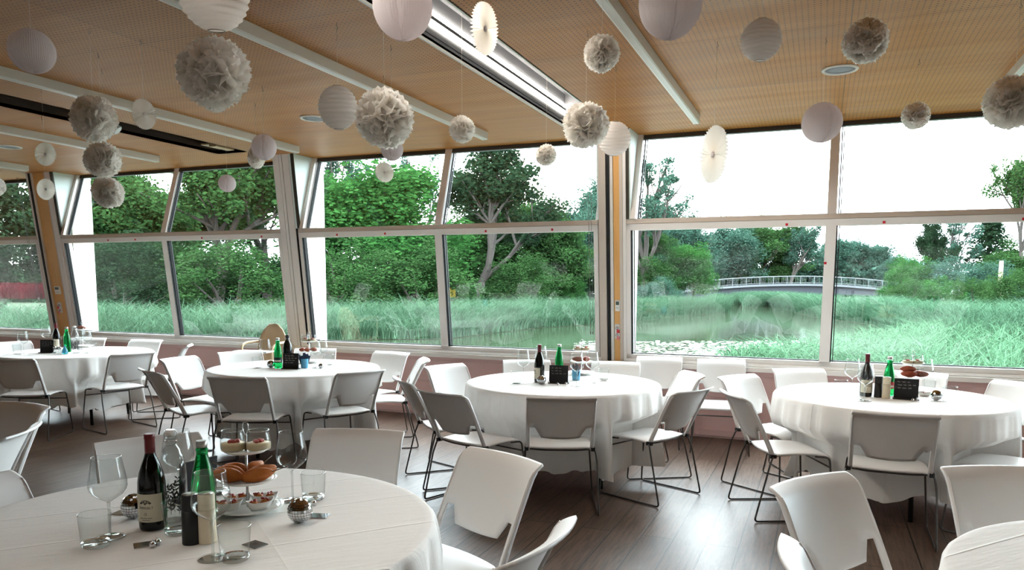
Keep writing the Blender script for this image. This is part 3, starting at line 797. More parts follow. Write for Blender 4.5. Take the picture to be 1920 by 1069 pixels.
# undergrowth closing the gaps between the trunks
def thicket(name, m, a, b_, D0, D1, z0, z1, n, size, seed, label):
    r2 = np.random.RandomState(seed); px = r2.uniform(a, b_, n); D = r2.uniform(D0, D1, n)
    P = np.array([tuple(at(x, 530, d)) for x, d in zip(px, D)])
    hz = z1 * (0.75 + 0.25 * np.sin(px * 0.043 + seed) * np.sin(px * 0.017)); P[:, 2] = z0 + (hz - z0) * r2.random(n) ** 0.8
    V = leaf_cards(r2, P, np.full(n, 0.6), 6, size)
    o = bpy.data.objects.new(name, quads_mesh(name, V, m)); COL.objects.link(o); tag(o, label, 'undergrowth', kind='stuff')
thicket('undergrowth', L_DARK, -120, 1190, 66, 74, -0.3, 4.2, 9000, 0.5, 3, 'dark undergrowth between the trunks across the pond')
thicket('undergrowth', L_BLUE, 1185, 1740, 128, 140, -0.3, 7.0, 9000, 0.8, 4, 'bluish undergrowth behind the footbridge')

# water, banks and ground
mw = mat('pond_water', (40, 48, 34), 0.065, spec=0.5); t = NT(mw)
pos = t.add('ShaderNodeNewGeometry').outputs['Position']
t.bump(t.noise(t.scaled(pos, 0.35, 1.3, 1), 1.3, 2), 0.16, 0.04)
struct(MB().box(-160, 200, 7.9, 320, ZW - 0.05, ZW).build('water', mw))
M_SOIL = m_noisy('bank_soil', (36, 46, 26), (48, 58, 34), 1.5, 0.95)
def hdir(p):
    d = Vector((p.x - CAM.x, p.y - CAM.y, 0)); return d.normalized()
def line(pxs): return [at_z(x, y, ZW) for x, y in pxs]
LEFT = line([(-420, 690), (-150, 668), (0, 660), (150, 652), (330, 648), (530, 643), (615, 640), (700, 637), (830, 637), (950, 622), (1000, 616), (1060, 612), (1123, 608), (1190, 606), (1238, 597), (1300, 591), (1367, 586)])
RIGHT = line([(1392, 578), (1440, 574), (1465, 580), (1538, 598), (1563, 600), (1636, 609), (1664, 622), (1735, 627), (1800, 636), (1913, 640), (2100, 650), (2300, 660)])
def bank(nm, pts, far=170):
    b = MB(); rows = [[], [], [], []]
    for p in pts:
        d = hdir(p)
        rows[0].append((p.x, p.y, ZW - 0.02)); q = p + d * 0.5; rows[1].append((q.x, q.y, ZW + 0.12))
        q = p + d * 6; rows[2].append((q.x, q.y, ZW + 0.25)); q = p + d * far; rows[3].append((q.x, q.y, ZW + 0.5))
    b.quadstrip(rows); return struct(b.build(nm, M_SOIL))
bank('ground_bank_1', LEFT); bank('ground_bank_2', RIGHT)
MIDB = line([(1330, 573), (1360, 574), (1400, 573), (1440, 571)])
bank('ground_bank_3', MIDB)
struct(MB().box(-60, 60, 7.72, 9.2, ZW - 0.1, ZW + 0.06).build('ground_strip', M_SOIL))

def blades(name, m, pos, h, rs, width=0.018, bend=0.5, segs=3):
    """curved grass blades as tapering strips; pos (n,3), h (n,)"""
    n = len(pos); a = rs.uniform(0, 2 * PI, n); bd = h * bend * rs.uniform(0.3, 1.0, n)
    dx, dy = np.cos(a), np.sin(a); wa = rs.uniform(0, PI, n); wx, wy = np.cos(wa), np.sin(wa)
    quads = []
    prev = None
    for i in range(segs + 1):
        t = i / segs
        c = np.stack([pos[:, 0] + dx * bd * t ** 2, pos[:, 1] + dy * bd * t ** 2, pos[:, 2] + h * (t - 0.30 * bend * t ** 3)], 1)
        w_ = width * (1 - 0.92 * t) * rs.uniform(0.7, 1.3, n) if i else np.full(n, width)
        l = c - np.stack([wx * w_, wy * w_, np.zeros(n)], 1); r = c + np.stack([wx * w_, wy * w_, np.zeros(n)], 1)
        if prev is not None: quads.append(np.stack([prev[0], prev[1], r, l], 1))
        prev = (l, r)
    me = quads_mesh(name, np.concatenate(quads), m); o = bpy.data.objects.new(name, me); COL.objects.link(o); return o

def scatter(pts, n, depth, rs, power=1.6, z0=ZW + 0.02):
    P = [Vector((p.x, p.y)) for p in pts]; L = [(P[i + 1] - P[i]).length for i in range(len(P) - 1)]
    # more stems where the bank is near the building
    wgt = np.array([l / (P[i].length ** 0.6) for i, l in enumerate(L)]); idx = rs.choice(len(L), n, p=wgt / wgt.sum()); t = rs.random(n)
    out = np.zeros((n, 3))
    A = np.array([tuple(p) for p in P]); xy = A[idx] * (1 - t)[:, None] + A[idx + 1] * t[:, None]
    d = xy / np.linalg.norm(xy, axis=1)[:, None]; s = depth * rs.random(n) ** power
    out[:, :2] = xy + d * s[:, None]; out[:, 2] = z0 + np.minimum(s, 2) * 0.06
    return out, s
rs = np.random.RandomState(5)
p, s = scatter(LEFT, 34000, 6.0, rs); lump = np.array([noise.noise(Vector((q[0] * 0.35, q[1] * 0.35, 0))) for q in p])
o = blades('reeds', L_REED, p, (1.52 + 0.42 * lump + 0.17 * rs.normal(size=len(p))) * np.clip(0.55 + s * 0.35, 0, 1), rs, 0.020, 0.85)
tag(o, 'tall green reeds along the far edge of the pond', 'reeds', kind='stuff')
p, s = scatter(RIGHT, 30000, 9.0, rs); lump = np.array([noise.noise(Vector((q[0] * 0.25, q[1] * 0.25, 3))) for q in p])
o = blades('reeds', L_REED2, p, (1.55 + 0.35 * lump + 0.14 * rs.normal(size=len(p))) * np.clip(0.5 + s * 0.3, 0, 1.15), rs, 0.026, 0.85)
tag(o, 'pale green reeds on the bank in front of the footbridge', 'reeds', kind='stuff')
p, s = scatter(MIDB, 2500, 6.0, rs)
o = blades('reeds', L_REED, p, 1.45 * rs.uniform(0.75, 1.15, len(p)), rs, 0.04, 0.5)
tag(o, 'reeds closing the inlet below the footbridge', 'reeds', kind='stuff')
# long grass on the near shore
NEAR = line([(1330, 705), (1400, 676), (1480, 668), (1560, 656), (1640, 642), (1710, 628), (1760, 622), (1913, 610), (2100, 600)])
n = 9500; P0 = np.array([(q.x, q.y) for q in NEAR]); idx = rs.randint(0, len(NEAR) - 1, n); t_ = rs.random(n)
xy = P0[idx] * (1 - t_)[:, None] + P0[idx + 1] * t_[:, None]; dist = np.linalg.norm(xy, axis=1); dn = xy / dist[:, None]
back = rs.random(n) ** 0.8 * np.maximum(dist - 15.5, 3.0); xy = xy - dn * back[:, None]
hh = np.clip(0.35 + back * 0.16, 0.3, 1.05) * rs.uniform(0.6, 1.45, n)
o = blades('grass', L_GRASS, np.column_stack([xy, np.full(n, ZW + 0.02)]), hh, rs, 0.019, 1.2)
tag(o, 'long bright grass on the near shore under the window', 'grass', kind='stuff')
# lily pads, coloured pale to stand in for sky glare on the water
b = MB(); rnd = random.Random(4)
for k in range(2600):
    q = at_z(rnd.uniform(1080, 1560), rnd.uniform(640, 690), ZW + 0.006); r = rnd.uniform(0.04, 0.10); a0 = rnd.uniform(0, 6.28)
    tz = rnd.uniform(-0.25, 0.25) if rnd.random() < 0.35 else 0.0
    b.face([(q.x + r * math.cos(a0 + j * 0.66), q.y + r * math.sin(a0 + j * 0.66), q.z + 0.02 * (tz != 0) + tz * r * math.sin(a0 + j * 0.66)) for j in range(9)])
tag(b.build('lily_pads', m_noisy('lily_pad', (150, 158, 138), (104, 118, 92), 2.0, 0.3)), 'lily pads floating in the pale patch of water', 'lily pads', kind='stuff')
# red heather seen in the end window
q0 = at(22, 540, 31); n = 5000
pp = np.column_stack([q0.x + rs.uniform(-3.0, 1.5, n), q0.y + rs.uniform(-0.6, 1.5, n), np.full(n, 0.85)])
o = blades('heather', L_RED, pp, rs.uniform(0.25, 0.8, n), rs, 0.03, 0.5); tag(o, 'dark red heather above the reeds in the narrow end window', 'heather', kind='stuff')

# arched footbridge
def make_bridge():
    root = empty('footbridge', at(1450, 530, 96))
    D = 96; n = 40
    xs = [1195 + (1705 - 1195) * i / n for i in range(n + 1)]
    def ty(x): return 532 + 22 * ((x - 1500) / 290.0) ** 2 * (1.0 if x < 1500 else 1.35)
    O = root.location
    def q(x, y, d): return at(x, y, d) - O
    deck = [(q(x, ty(x), D), q(x, ty(x), D + 3.2)) for x in xs]
    b = MB()
    rows = [[p for p, _ in deck], [p2 for _, p2 in deck], [p2 - Vector((0, 0, 0.28)) for _, p2 in deck], [p - Vector((0, 0, 0.28)) for p, _ in deck], [p for p, _ in deck]]
    b.quadstrip(rows, smooth=False); b.build('deck', mat('bridge_concrete', (84, 88, 92), 0.7), root)
    b = MB(); g0, g1 = [], []
    for i, (p, p2) in enumerate(deck):
        t = abs(i - n / 2) / (n / 2); h = 0.55 + 0.55 * (1 - t ** 2)
        g0.append((p.x, p.y, p.z - 0.28)); g1.append((p.x, p.y, p.z - 0.28 - h))
    off = _fw.copy(); off.z = 0; off.normalize()
    r2 = [tuple(Vector(v) + off * 0.5) for v in g0]; r3 = [tuple(Vector(v) + off * 0.5) for v in g1]; r4 = [tuple(Vector(v) + off * 2.7) for v in g1]; r5 = [tuple(Vector(v) + off * 2.7) for v in g0]
    b.quadstrip([r2, r3, r4, r5], smooth=False); b.build('girder', mat('bridge_steel_blue', (30, 35, 46), 0.6), root)
    for side in (0, 1):
        top = [d_[side] + Vector((0, 0, 0.95)) for d_ in deck]; mid = [d_[side] + Vector((0, 0, 0.12)) for d_ in deck]
        b = MB().tube(top, 0.05, 6); b.tube(mid, 0.03, 6)
        for k in range(0, n): # fine infill bars
            for f in (0.25, 0.5, 0.75):
                pa = mid[k].lerp(mid[k + 1], f); b.box(pa.x - 0.012, pa.x + 0.012, pa.y - 0.012, pa.y + 0.012, pa.z, pa.z + 0.83)
        b.build('railing', mat('galvanised_steel', (92, 97, 100), 0.45), root)
        for k in range(0, n + 1, 2):
            pa = deck[k][side]; MB().box(pa.x - 0.04, pa.x + 0.04, pa.y - 0.04, pa.y + 0.04, pa.z, pa.z + 0.98).build('railing_post', MAT['galvanised_steel'], root)
    tag(root, 'arched grey footbridge with railings crossing the pond', 'footbridge')
make_bridge()
# bluish hill far behind
b = MB(); rows = [[], []]
for i in range(41):
    x = 1560 + i * 6; y = 483 + 0.012 * (x - 1668) ** 2 * 0.25 + 2 * math.sin(i)
    top = at(x, min(y, 528), 520); base = at(x, 545, 480); rows[0].append(base); rows[1].append(top)
rows.append([p + Vector((60, 200, -6)) for p in rows[1]])
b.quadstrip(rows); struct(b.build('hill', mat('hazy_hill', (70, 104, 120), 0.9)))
# yellow notice post beyond the reeds and a pale stump post on the far bank
q = at(848, 548, 40); root = empty('yellow_sign', (q.x, q.y, -0.4)); MB().box(-0.04, 0.04, -0.04, 0.04, 0, q.z + 0.4).build('post', M_BARK, root)
MB().box(-0.22, 0.22, -0.05, -0.03, q.z + 0.12, q.z + 0.66).build('panel', mat('sign_yellow', (150, 130, 40), 0.6), root); tag(root, 'small yellow sign standing beyond the reeds next to the leaning trunk', 'sign')
q = at(1876, 505, 44); b = MB(); b.tube([(q.x, q.y, -0.3), (q.x + 0.03, q.y, 1.2), (q.x + 0.02, q.y, q.z + 0.5)], 0.13, 8, radii=[0.17, 0.13, 0.11])
tag(b.build('wooden_post', mat('weathered_wood', (110, 102, 84), 0.8)), 'pale weathered post among the shrubs of the far bank', 'post')
# ------------------------------------------------------------------ things on the ceiling
def rail(x, y1, label, y0=YB + 0.3, w=0.05, h=0.072):
    root = empty('ceiling_rail', (x, y1, ZC))
    b = MB()
    prof = [(-w / 2, 0.0), (-w / 2, -h), (-w / 2 + 0.006, -h - 0.002), (w / 2 - 0.008, -h - 0.002), (w / 2, -h + 0.006), (w / 2, 0.0)]
    b.prism(prof, 'y', y0 - y1, 0.0); b.build('housing', M_RAIL, root)
    MB().prism([(-w / 2 + 0.002, -0.004), (-w / 2 + 0.002, -h), (w / 2 - 0.002, -h + 0.004), (w / 2 - 0.002, -0.004)], 'y', 0.0002, 0.004).build('end_cap', mat('rail_end_grey', (168, 166, 158), 0.5), root)
    MB().box(-w / 2 - 0.003, -w / 2 + 0.004, y0 - y1, 0.0, -h - 0.003, -h + 0.008).build('light_edge', mat('rail_edge_white', (246, 244, 238), 0.3), root)
    tag(root, label, 'ceiling rail', 'slim metal rails on the ceiling'); return root
rail(-1.10, 6.94, 'slim metal ceiling rail ending free above the narrow plywood post')
rail(-3.165, 6.95, 'slim metal ceiling rail passing behind the big white pompom and small puff')
rail(-5.42, 6.91, 'slim metal ceiling rail just right of the empty dark slot, with a small hook')
rail(-7.40, 6.83, 'slim metal ceiling rail left of the empty dark slot')
rail(-9.62, 6.78, 'short-looking metal ceiling rail end above the plywood post and narrow window')
rail(1.155, 6.6, 'slim metal ceiling rail half hidden by the pompom at the picture edge')

def speaker(x, y, r, label):
    root = empty('ceiling_speaker', (x, y, ZC))
    MB().lathe([(r, 0.0), (r, -0.006), (r * 0.93, -0.014), (r * 0.84, -0.012), (r * 0.83, -0.004)], 40).build('rim', mat('speaker_white', (236, 236, 226), 0.5), root)
    MB().lathe([(r * 0.83, -0.004), (r * 0.4, -0.006), (0.0001, -0.007)], 32).build('grille', mat('speaker_grille', (150, 156, 162), 0.7), root)
    tag(root, label, 'speaker', 'round ceiling speakers')
speaker(0.041, 5.845, 0.121, 'round flush ceiling speaker on the panel seam between two lanterns and pompoms')
speaker(-4.36, 5.80, 0.125, 'round flush ceiling speaker half hidden behind a ribbed lantern')
speaker(-8.47, 5.77, 0.13, 'round flush ceiling speaker at the picture edge beside the paper fan')
# spot in the dark slot
sp = empty('spotlight', (-6.30, 5.25, ZC + 0.02))
a = Vector((0.62, 0.35, -0.62)).normalized()
MB().tube([(0, 0, 0.12), (0, 0, -0.02)], 0.012, 8).build('stem', M_BLACK, sp)
MB().tube([Vector((0, 0, -0.02)) - a * 0.06, Vector((0, 0, -0.02)) + a * 0.115], 0.048, 20).build('barrel', mat('spot_silver', (190, 192, 194), 0.35), sp)
MB().tube([Vector((0, 0, -0.02)) + a * 0.114, Vector((0, 0, -0.02)) + a * 0.119], 0.043, 20).build('lens', mat('spot_lens', (210, 214, 216), 0.15), sp)
tag(sp, 'silver cylindrical spotlight tilted out of the dark ceiling slot', 'spotlight')
pl = MB().box(-6.52, -6.22, 6.62, 6.90, ZC + 0.035, ZC + 0.05); pl.box(-6.40, -6.30, 6.62, 6.90, ZC + 0.01, ZC + 0.035)
tag(pl.build('slot_bracket', mat('bracket_tan', (190, 160, 120), 0.4)), 'pale metal bracket inside the far end of the dark ceiling slot', 'bracket')

# ------------------------------------------------------------------ paper decorations
M_PAPER = make_paper_mat('white_tissue', (250, 247, 242), 0.62)
M_PAPER2 = make_paper_mat('white_lantern_paper', (246, 242, 238), 0.4)
M_PAPERL = make_paper_mat('lilac_white_tissue', (240, 233, 234), 0.48)
M_THREAD = mat('nylon_thread', (240, 230, 208), 0.6)
M_WIRE = mat('thin_wire', (150, 140, 128), 0.4, 0.6)
def lantern_mesh():
    b = MB(); n = 13; prof = []
    for i in range(n * 6 + 1):
        t = i / (n * 6); e = -1.33 + 2.66 * t
        ph = (t * n) % 1.0
        r = math.cos(e) * (1.0 - 0.065 * math.sin(PI * ph) ** 1.2); prof.append((0.5 * r, 0.5 * math.sin(e)))
    b.lathe(prof, 48, cap0=False, cap1=False); return b.mesh('shade', M_PAPER2)
def lantern_rings(es):
    b = MB()
    for e in (es,):
        r = 0.5 * math.cos(e); z = 0.5 * math.sin(e)
        b.tube([(r * math.cos(k * PI / 16), r * math.sin(k * PI / 16), z) for k in range(33)], 0.008, 6, cap=False)
    return b.mesh('ring', M_WIRE)
def lantern_wire():
    b = MB(); z = 0.485
    b.tube([(0.12, 0, z), (0.10, 0, 0.30), (-0.02, 0, 0.0), (-0.10, 0, -0.30), (-0.12, 0, -z)], 0.006, 6)
    b.tube([(-0.12, 0, z), (0.0, 0, z + 0.02), (0.12, 0, z)], 0.006, 6); return b.mesh('wire_frame', M_WIRE)
def honeycomb_mesh(seed):
    b = MB(); rnd = random.Random(seed); n = 64; seam = 0.0
    rows = []
    for i in range(37):
        e = -PI / 2 + PI * i / 36; row = []
        for k in range(n * 4):
            a = 2 * PI * k / (n * 4); ph = (a * n / (2 * PI)) % 1.0
            da = (a - seam + PI) % (2 * PI) - PI
            cell = 0.5 + 0.5 * math.cos(e * 20 + (PI if int(a * n / (2 * PI)) % 2 else 0))
            r = 1 - 0.012 * abs(2 * ph - 1) - 0.006 * cell
            r *= 1 - 0.20 * math.exp(-(da / 0.035) ** 2) * (0.5 + 0.5 * math.sin(9 * e + 0.6)) ** 1 - 0.05 * math.exp(-(da / 0.16) ** 2)
            r *= 1 - 0.03 * math.exp(-((abs(da) - 0.25) / 0.1) ** 2) * math.cos(6 * e)
            row.append((0.5 * r * math.cos(e) * math.cos(a), 0.5 * r * math.cos(e) * math.sin(a), 0.5 * r * math.sin(e)))
        rows.append(row)
    b.quadstrip(rows, closed=True); return b.mesh('tissue', M_PAPERL)
def pompom_mesh(seed, npet=100):
    rnd = random.Random(seed); b = MB()
    for k in range(npet):
        zc = 1 - 2 * (k + 0.5) / npet; az = k * 2.39996 + rnd.uniform(-.2, .2)
        d = Vector((math.sqrt(1 - zc * zc) * math.cos(az), math.sqrt(1 - zc * zc) * math.sin(az), zc))
        d = (d + Vector((rnd.gauss(0, .12), rnd.gauss(0, .12), rnd.gauss(0, .12)))).normalized()
        u = d.orthogonal().normalized(); u.rotate(Matrix.Rotation(rnd.uniform(0, 6.28), 3, d)); v = d.cross(u)
        L = 0.5 * rnd.uniform(0.93, 1.04); wd = rnd.uniform(0.48, 0.70); nu, nv = 14, 7
        p1, p2 = rnd.uniform(0, 6.28), rnd.uniform(0, 6.28); bend = rnd.uniform(-0.35, 0.35)
        rows = []
        for j in range(nv):
            t = j / (nv - 1); row = []
            for i in range(nu):
                s = 2 * i / (nu - 1) - 1
                spread = s * wd * (0.15 + 0.85 * t ** 0.8)
                ruf = 0.030 * t * math.sin(5 * s + p1) + 0.016 * t * math.sin(11 * s + p2) + 0.09 * (s * s - 0.3) * t
                ln = L * (0.12 + 0.88 * t)
                if j == nv - 1: ln += L * (0.045 if i % 2 else -0.035) + rnd.uniform(-.012, .012)
                q = d * (ln * math.cos(spread * 1.25)) + u * (ln * math.sin(spread * 1.25)) + v * (ruf + bend * 0.25 * t * t)
                row.append(q)
            rows.append(row)
        b.quadstrip(rows)
    # added core sphere, keeps the gaps between petals from going dark
    rr = [[0.345 * (1 + 0.05 * math.sin(7 * a + 3 * e) + 0.04 * math.sin(13 * a - 5 * e)) for a in [2 * PI * k / 40 for k in range(40)]] for e in [(-PI / 2 + PI * i / 20) for i in range(21)]]
    b.quadstrip([[(rr[i][k] * math.cos(-PI / 2 + PI * i / 20) * math.cos(2 * PI * k / 40), rr[i][k] * math.cos(-PI / 2 + PI * i / 20) * math.sin(2 * PI * k / 40), rr[i][k] * math.sin(-PI / 2 + PI * i / 20)) for k in range(40)] for i in range(21)], closed=True)
    return b.mesh('petals', M_PAPER)
def fan_mesh():
    b = MB(); n = 44
    rows = []
    for (r, h) in ((0.02, 0.012), (0.2, 0.026), (0.42, 0.034), (0.5, 0.036)):
        row = []
        for k in range(2 * n):
            a = PI * k / n; s = 1 if k % 2 else -1
            rr = r + (0.012 * s if r == 0.5 else 0)
            row.append((rr * math.cos(a), s * h, rr * math.sin(a)))
        rows.append(row)
    b.quadstrip(rows, closed=True, smooth=False); return b.mesh('pleats', M_PAPER)
def fan_hub():
    b = MB(); b.lathe([(0.0001, -0.03), (0.055, -0.026), (0.06, 0.0), (0.055, 0.026), (0.0001, 0.03)], 16); b.transform(Matrix.Rotation(PI / 2, 4, 'X')); return b.mesh('hub', M_PAPERL)
DM = {'paper_lantern': [('shade', lantern_mesh()), ('ring', lantern_rings(-1.33)), ('ring', lantern_rings(1.33)), ('wire_frame', lantern_wire())], 'honeycomb_ball': [('tissue', honeycomb_mesh(1))],
      'paper_fan': [('pleats', fan_mesh()), ('hub', fan_hub())]}
POMS = [pompom_mesh(s) for s in (1, 2, 3, 4)]
THREAD = MB().tube([(0, 0, 0), (0, 0, 1)], 0.0006, 5).mesh('thread', M_THREAD)
def hook_mesh():
    b = MB(); b.tube(fillet([(0, 0, 0), (0, 0, -0.018), (0.01, 0, -0.026), (0.004, 0, -0.036), (-0.006, 0, -0.03)], 0.006), 0.0014, 6); return b.mesh('hook', M_WIRE)
HOOK = hook_mesh()
def decor(name, px, py, d, wpx, label, cat, group, yaw=0.0, tilt=0.0, sq=1.0, seed=0, dx=0.0):
    p = at(px, py, d); size = wpx / F_PX * d
    root = empty(name, p, yaw); root.rotation_euler = (tilt, 0, yaw)
    parts = [('petals', POMS[seed % 4])] if name == 'tissue_pompom' else DM[name]
    for nm, me in parts:
        o = bpy.data.objects.new(nm, me); COL.objects.link(o); o.parent = root; o.scale = (size, size, size * sq)
        if name == 'tissue_pompom': o.rotation_euler = (seed * 0.9, seed * 1.7, seed * 2.3)
    top = 0.5 * size * sq * 0.93
    Z = ZC
    for s in SLOTS:
        if s[0] - 0.02 < p.x < s[1] + 0.02: Z = ZC + 0.30
    ln = Z - (p.z + top)
    M = root.rotation_euler.to_matrix().inverted()
    th = bpy.data.objects.new('hanging_thread', THREAD); COL.objects.link(th); th.parent = root
    th.rotation_euler = M.to_euler(); th.location = M @ Vector((0, 0, top)); th.scale = (1, 1, ln)
    hk = bpy.data.objects.new('hook', HOOK); COL.objects.link(hk); hk.parent = root; hk.rotation_euler = M.to_euler(); hk.location = M @ Vector((0, 0, top + ln))
    tag(root, label, cat, group); return root
L_, H_, P_, F_ = ('paper_lantern', 'paper lantern', 'ribbed paper lanterns'), ('honeycomb_ball', 'honeycomb ball', 'tissue honeycomb balls'), ('tissue_pompom', 'pompom', 'tissue paper pompoms'), ('paper_fan', 'paper fan', 'pleated paper fans')
vy = YAW
D = [
 (H_, 60, 96, 3.55, 80, 'honeycomb ball hanging alone in the top corner over the plain ceiling', -1.85, 0, 1.0),
 (L_, 400, -10, 2.85, 130, 'large ribbed lantern cut by the top edge beside a metal rail', 0.3, 0.12, 1.0),
 (H_, 755, 10, 3.0, 112, 'large honeycomb ball cut by the top edge, in front of the lit ceiling slot', -1.25, 0, 1.12),
 (F_, 909, 54, 3.6, 92, 'oval-looking pleated fan hanging in front of the lit ceiling slot', 1.45, 0.1, 1.0),
 (P_, 1128, 100, 3.7, 66, 'small pompom between the lit slot and the rail above the narrow plywood post', 0, 0, 1.05),
 (H_, 1257, 5, 2.95, 118, 'large honeycomb ball cut by the top edge, right of the slim rail', -1.15, 0, 1.12),
 (L_, 1427, 75, 3.4, 76, 'ribbed lantern hanging high over the window with the bridge view', 0.5, 0.05, 1.0),
 (P_, 1622, 78, 3.4, 78, 'pompom hanging just above the round ceiling speaker', 0, 0, 1.0),
 (P_, 402, 138, 3.6, 130, 'biggest cream pompom, in front of the slim rail and a half-hidden fan', 0, 0, 0.9),
 (F_, 403, 180, 3.95, 60, 'pleated fan peeking out under the biggest cream pompom', 0.35, 0.2, 1.0),
 (P_, 176, 222, 4.5, 84, 'cream pompom in front of the dark ceiling slot beside the spotlight', 0, 0, 0.92),
 (F_, 270, 214, 4.7, 55, 'narrow pleated fan turned sideways in front of a slim rail near the spotlight', 1.55, 0.05, 1.0),
 (F_, 85, 289, 5.9, 41, 'round pleated fan hanging below the rail above the narrow end window', 0.35, 0, 1.05),
 (P_, 194, 300, 5.0, 66, 'cream pompom just under the one beside the spotlight', 0, 0, 0.92),
 (F_, 86, 355, 6.9, 37, 'pleated fan hanging in front of the top of the wide plywood post', 0.3, 0, 1.05),
 (P_, 202, 361, 5.4, 58, 'pompom hanging lowest before the trees, under two other cream pompoms', 0, 0, 0.86),
 (P_, 481, 294, 6.3, 42, 'small pompom tucked behind the honeycomb ball at the pale metal post', 0, 0, 0.75),
 (H_, 495, 276, 5.8, 46, 'honeycomb ball at the end of a rail above the pale metal post', -1.0, 0, 1.05),
 (H_, 426, 344, 6.2, 32, 'tiny honeycomb ball hanging alone before the tree trunks', -0.9, 0, 1.0),
 (L_, 634, 202, 4.4, 75, 'ribbed lantern overlapping the ceiling speaker next to the big ragged pompom', 0.2, 0.06, 1.06),
 (P_, 721, 222, 4.0, 110, 'big ragged white pompom beside the ribbed lantern', 0, 0, 0.93),
 (H_, 735, 280, 4.8, 42, 'small honeycomb ball peeping out under the big ragged pompom', -1.2, 0, 1.0),
 (F_, 721, 323, 5.5, 37, 'small pleated fan hanging below the big ragged pompom', 0.95, 0, 1.0),
 (P_, 866, 243, 4.9, 49, 'small pompom in front of the free end of a rail', 0, 0, 0.95),
 (P_, 1024, 291, 5.6, 40, 'tiny pompom against the white sky left of the narrow plywood post', 0, 0, 0.95),
 (P_, 1098, 235, 4.5, 84, 'pompom in front of the end of the lit slot, overlapping a ribbed lantern', 0, 0, 1.05),
 (L_, 1152, 260, 5.2, 63, 'ribbed lantern hanging before the top of the narrow plywood post', 0.4, 0.25, 1.0),
 (F_, 1338, 290, 4.7, 104, 'long pleated fan seen almost edge-on against the sky', YAW + PI / 2 - 0.02 + 0.25, 0, 1.0),
 (H_, 1541, 230, 4.6, 73, 'honeycomb ball hanging over the upper window mullion', -1.05, 0, 1.0),
 (P_, 1717, 217, 5.0, 48, 'small ragged pompom at the ceiling edge over the bridge-view window', 0, 0, 0.95),
 (P_, 1900, 192, 4.0, 97, 'big pompom cut by the picture edge over the bridge-view window', 0, 0, 1.0),
 (P_, -9, 350, 6.4, 34, 'pompom of which only a sliver shows at the picture edge by the end window', 0, 0, 1.0),
]
for i, (kd, px, py, d, wpx, lab, yaw, tilt, sq) in enumerate(D): decor(kd[0], px, py, d, wpx, lab, kd[1], kd[2], yaw, tilt, sq, seed=i)
# ------------------------------------------------------------------ tableware
def make_thin_glass(name, tint, f=1.0):
    mt = bpy.data.materials.new(name); mt.use_nodes = True; t = NT(mt); t.n.remove(t.b)
    tr = t.add('ShaderNodeBsdfTransparent'); tr.inputs[0].default_value = tint
    gl = t.add('ShaderNodeBsdfGlossy'); gl.inputs['Roughness'].default_value = 0.02
    lw = t.add('ShaderNodeLayerWeight'); lw.inputs[0].default_value = 0.28
    mx = t.add('ShaderNodeMixShader')
    fac = t.math('ADD', t.math('MULTIPLY', t.math('POWER', lw.outputs['Facing'], 2.4), 0.95 * f), 0.05)
    # tint darkened at grazing angles, standing in for the dark outlines refraction gives
    dk = tuple(v * 0.16 for v in tint[:3]) + (1,)
    t.link(t.mix(t.math('POWER', lw.outputs['Facing'], 2.6), tint, dk), tr.inputs[0])
    t.link(fac, mx.inputs[0]); t.link(tr.outputs[0], mx.inputs[1]); t.link(gl.outputs[0], mx.inputs[2]); t.link(mx.outputs[0], t.out.inputs[0])
    MAT[name] = mt; return mt
G_CLEAR = make_thin_glass('clear_glass', (0.93, 0.95, 0.945, 1))
G_THICK = make_thin_glass('solid_glass', (0.90, 0.92, 0.915, 1), 2.4)
G_GREEN = mat('green_bottle_glass', (22, 170, 84), 0.05, trans=0.92, ior=1.3)
G_DARKB = mat('dark_wine_bottle', (8, 8, 10), 0.07, spec=0.5)
M_CAPS = mat('wine_red_capsule', (96, 12, 22), 0.35)
M_LABEL = mat('cream_label_paper', (222, 216, 196), 0.7)
M_INK = mat('label_ink', (40, 38, 36), 0.7)
M_CERAM = mat('white_porcelain', (238, 238, 234), 0.18)
M_CHROME = mat('polished_chrome', (200, 200, 202), 0.12, 1.0)
M_MIRROR = mat('mirror_tile', (214, 216, 218), 0.05, 1.0)
M_ALU = mat('aluminium_cap', (176, 176, 170), 0.35, 0.8)
M_ROLL = m_noisy('golden_crust', (206, 124, 50), (158, 80, 28), 30, 0.55, 0.25, 60)
M_ROLL2 = m_noisy('reddish_crust', (160, 72, 38), (120, 46, 24), 30, 0.5, 0.25, 60)
M_CREAM = mat('dessert_cream', (232, 214, 176), 0.5)
M_BERRY = m_noisy('berry_red', (150, 40, 38), (190, 70, 60), 60, 0.35)
M_STICK = mat('bamboo_stick', (92, 76, 56), 0.7)
M_TEAL = mat('teal_glass', (70, 160, 190), 0.08, trans=0.55)
M_NAVY = mat('navy_napkin', (44, 58, 84), 0.85)
M_SKYB = mat('light_blue_cup', (96, 172, 208), 0.3)
M_CHALKB = mat('chalkboard_black', (24, 24, 26), 0.75)
M_CHALK = mat('chalk_white', (226, 226, 222), 0.9)
M_MILLW = mat('cream_mill', (226, 214, 188), 0.4)

TXT = {}
def text_mesh(body, size, m, bend_r=None, extrude=0.0002):
    cu = bpy.data.curves.new('lettering', 'FONT'); cu.body = body; cu.size = size; cu.align_x = 'CENTER'; cu.align_y = 'CENTER'; cu.extrude = extrude
    o = bpy.data.objects.new('lettering', cu); COL.objects.link(o)
    me = bpy.data.meshes.new_from_object(o.evaluated_get(bpy.context.evaluated_depsgraph_get())) if False else None
    dg = bpy.context.evaluated_depsgraph_get(); me = bpy.data.meshes.new_from_object(o.evaluated_get(dg))
    bpy.data.objects.remove(o); bpy.data.curves.remove(cu)
    me.materials.clear(); me.materials.append(m); return me

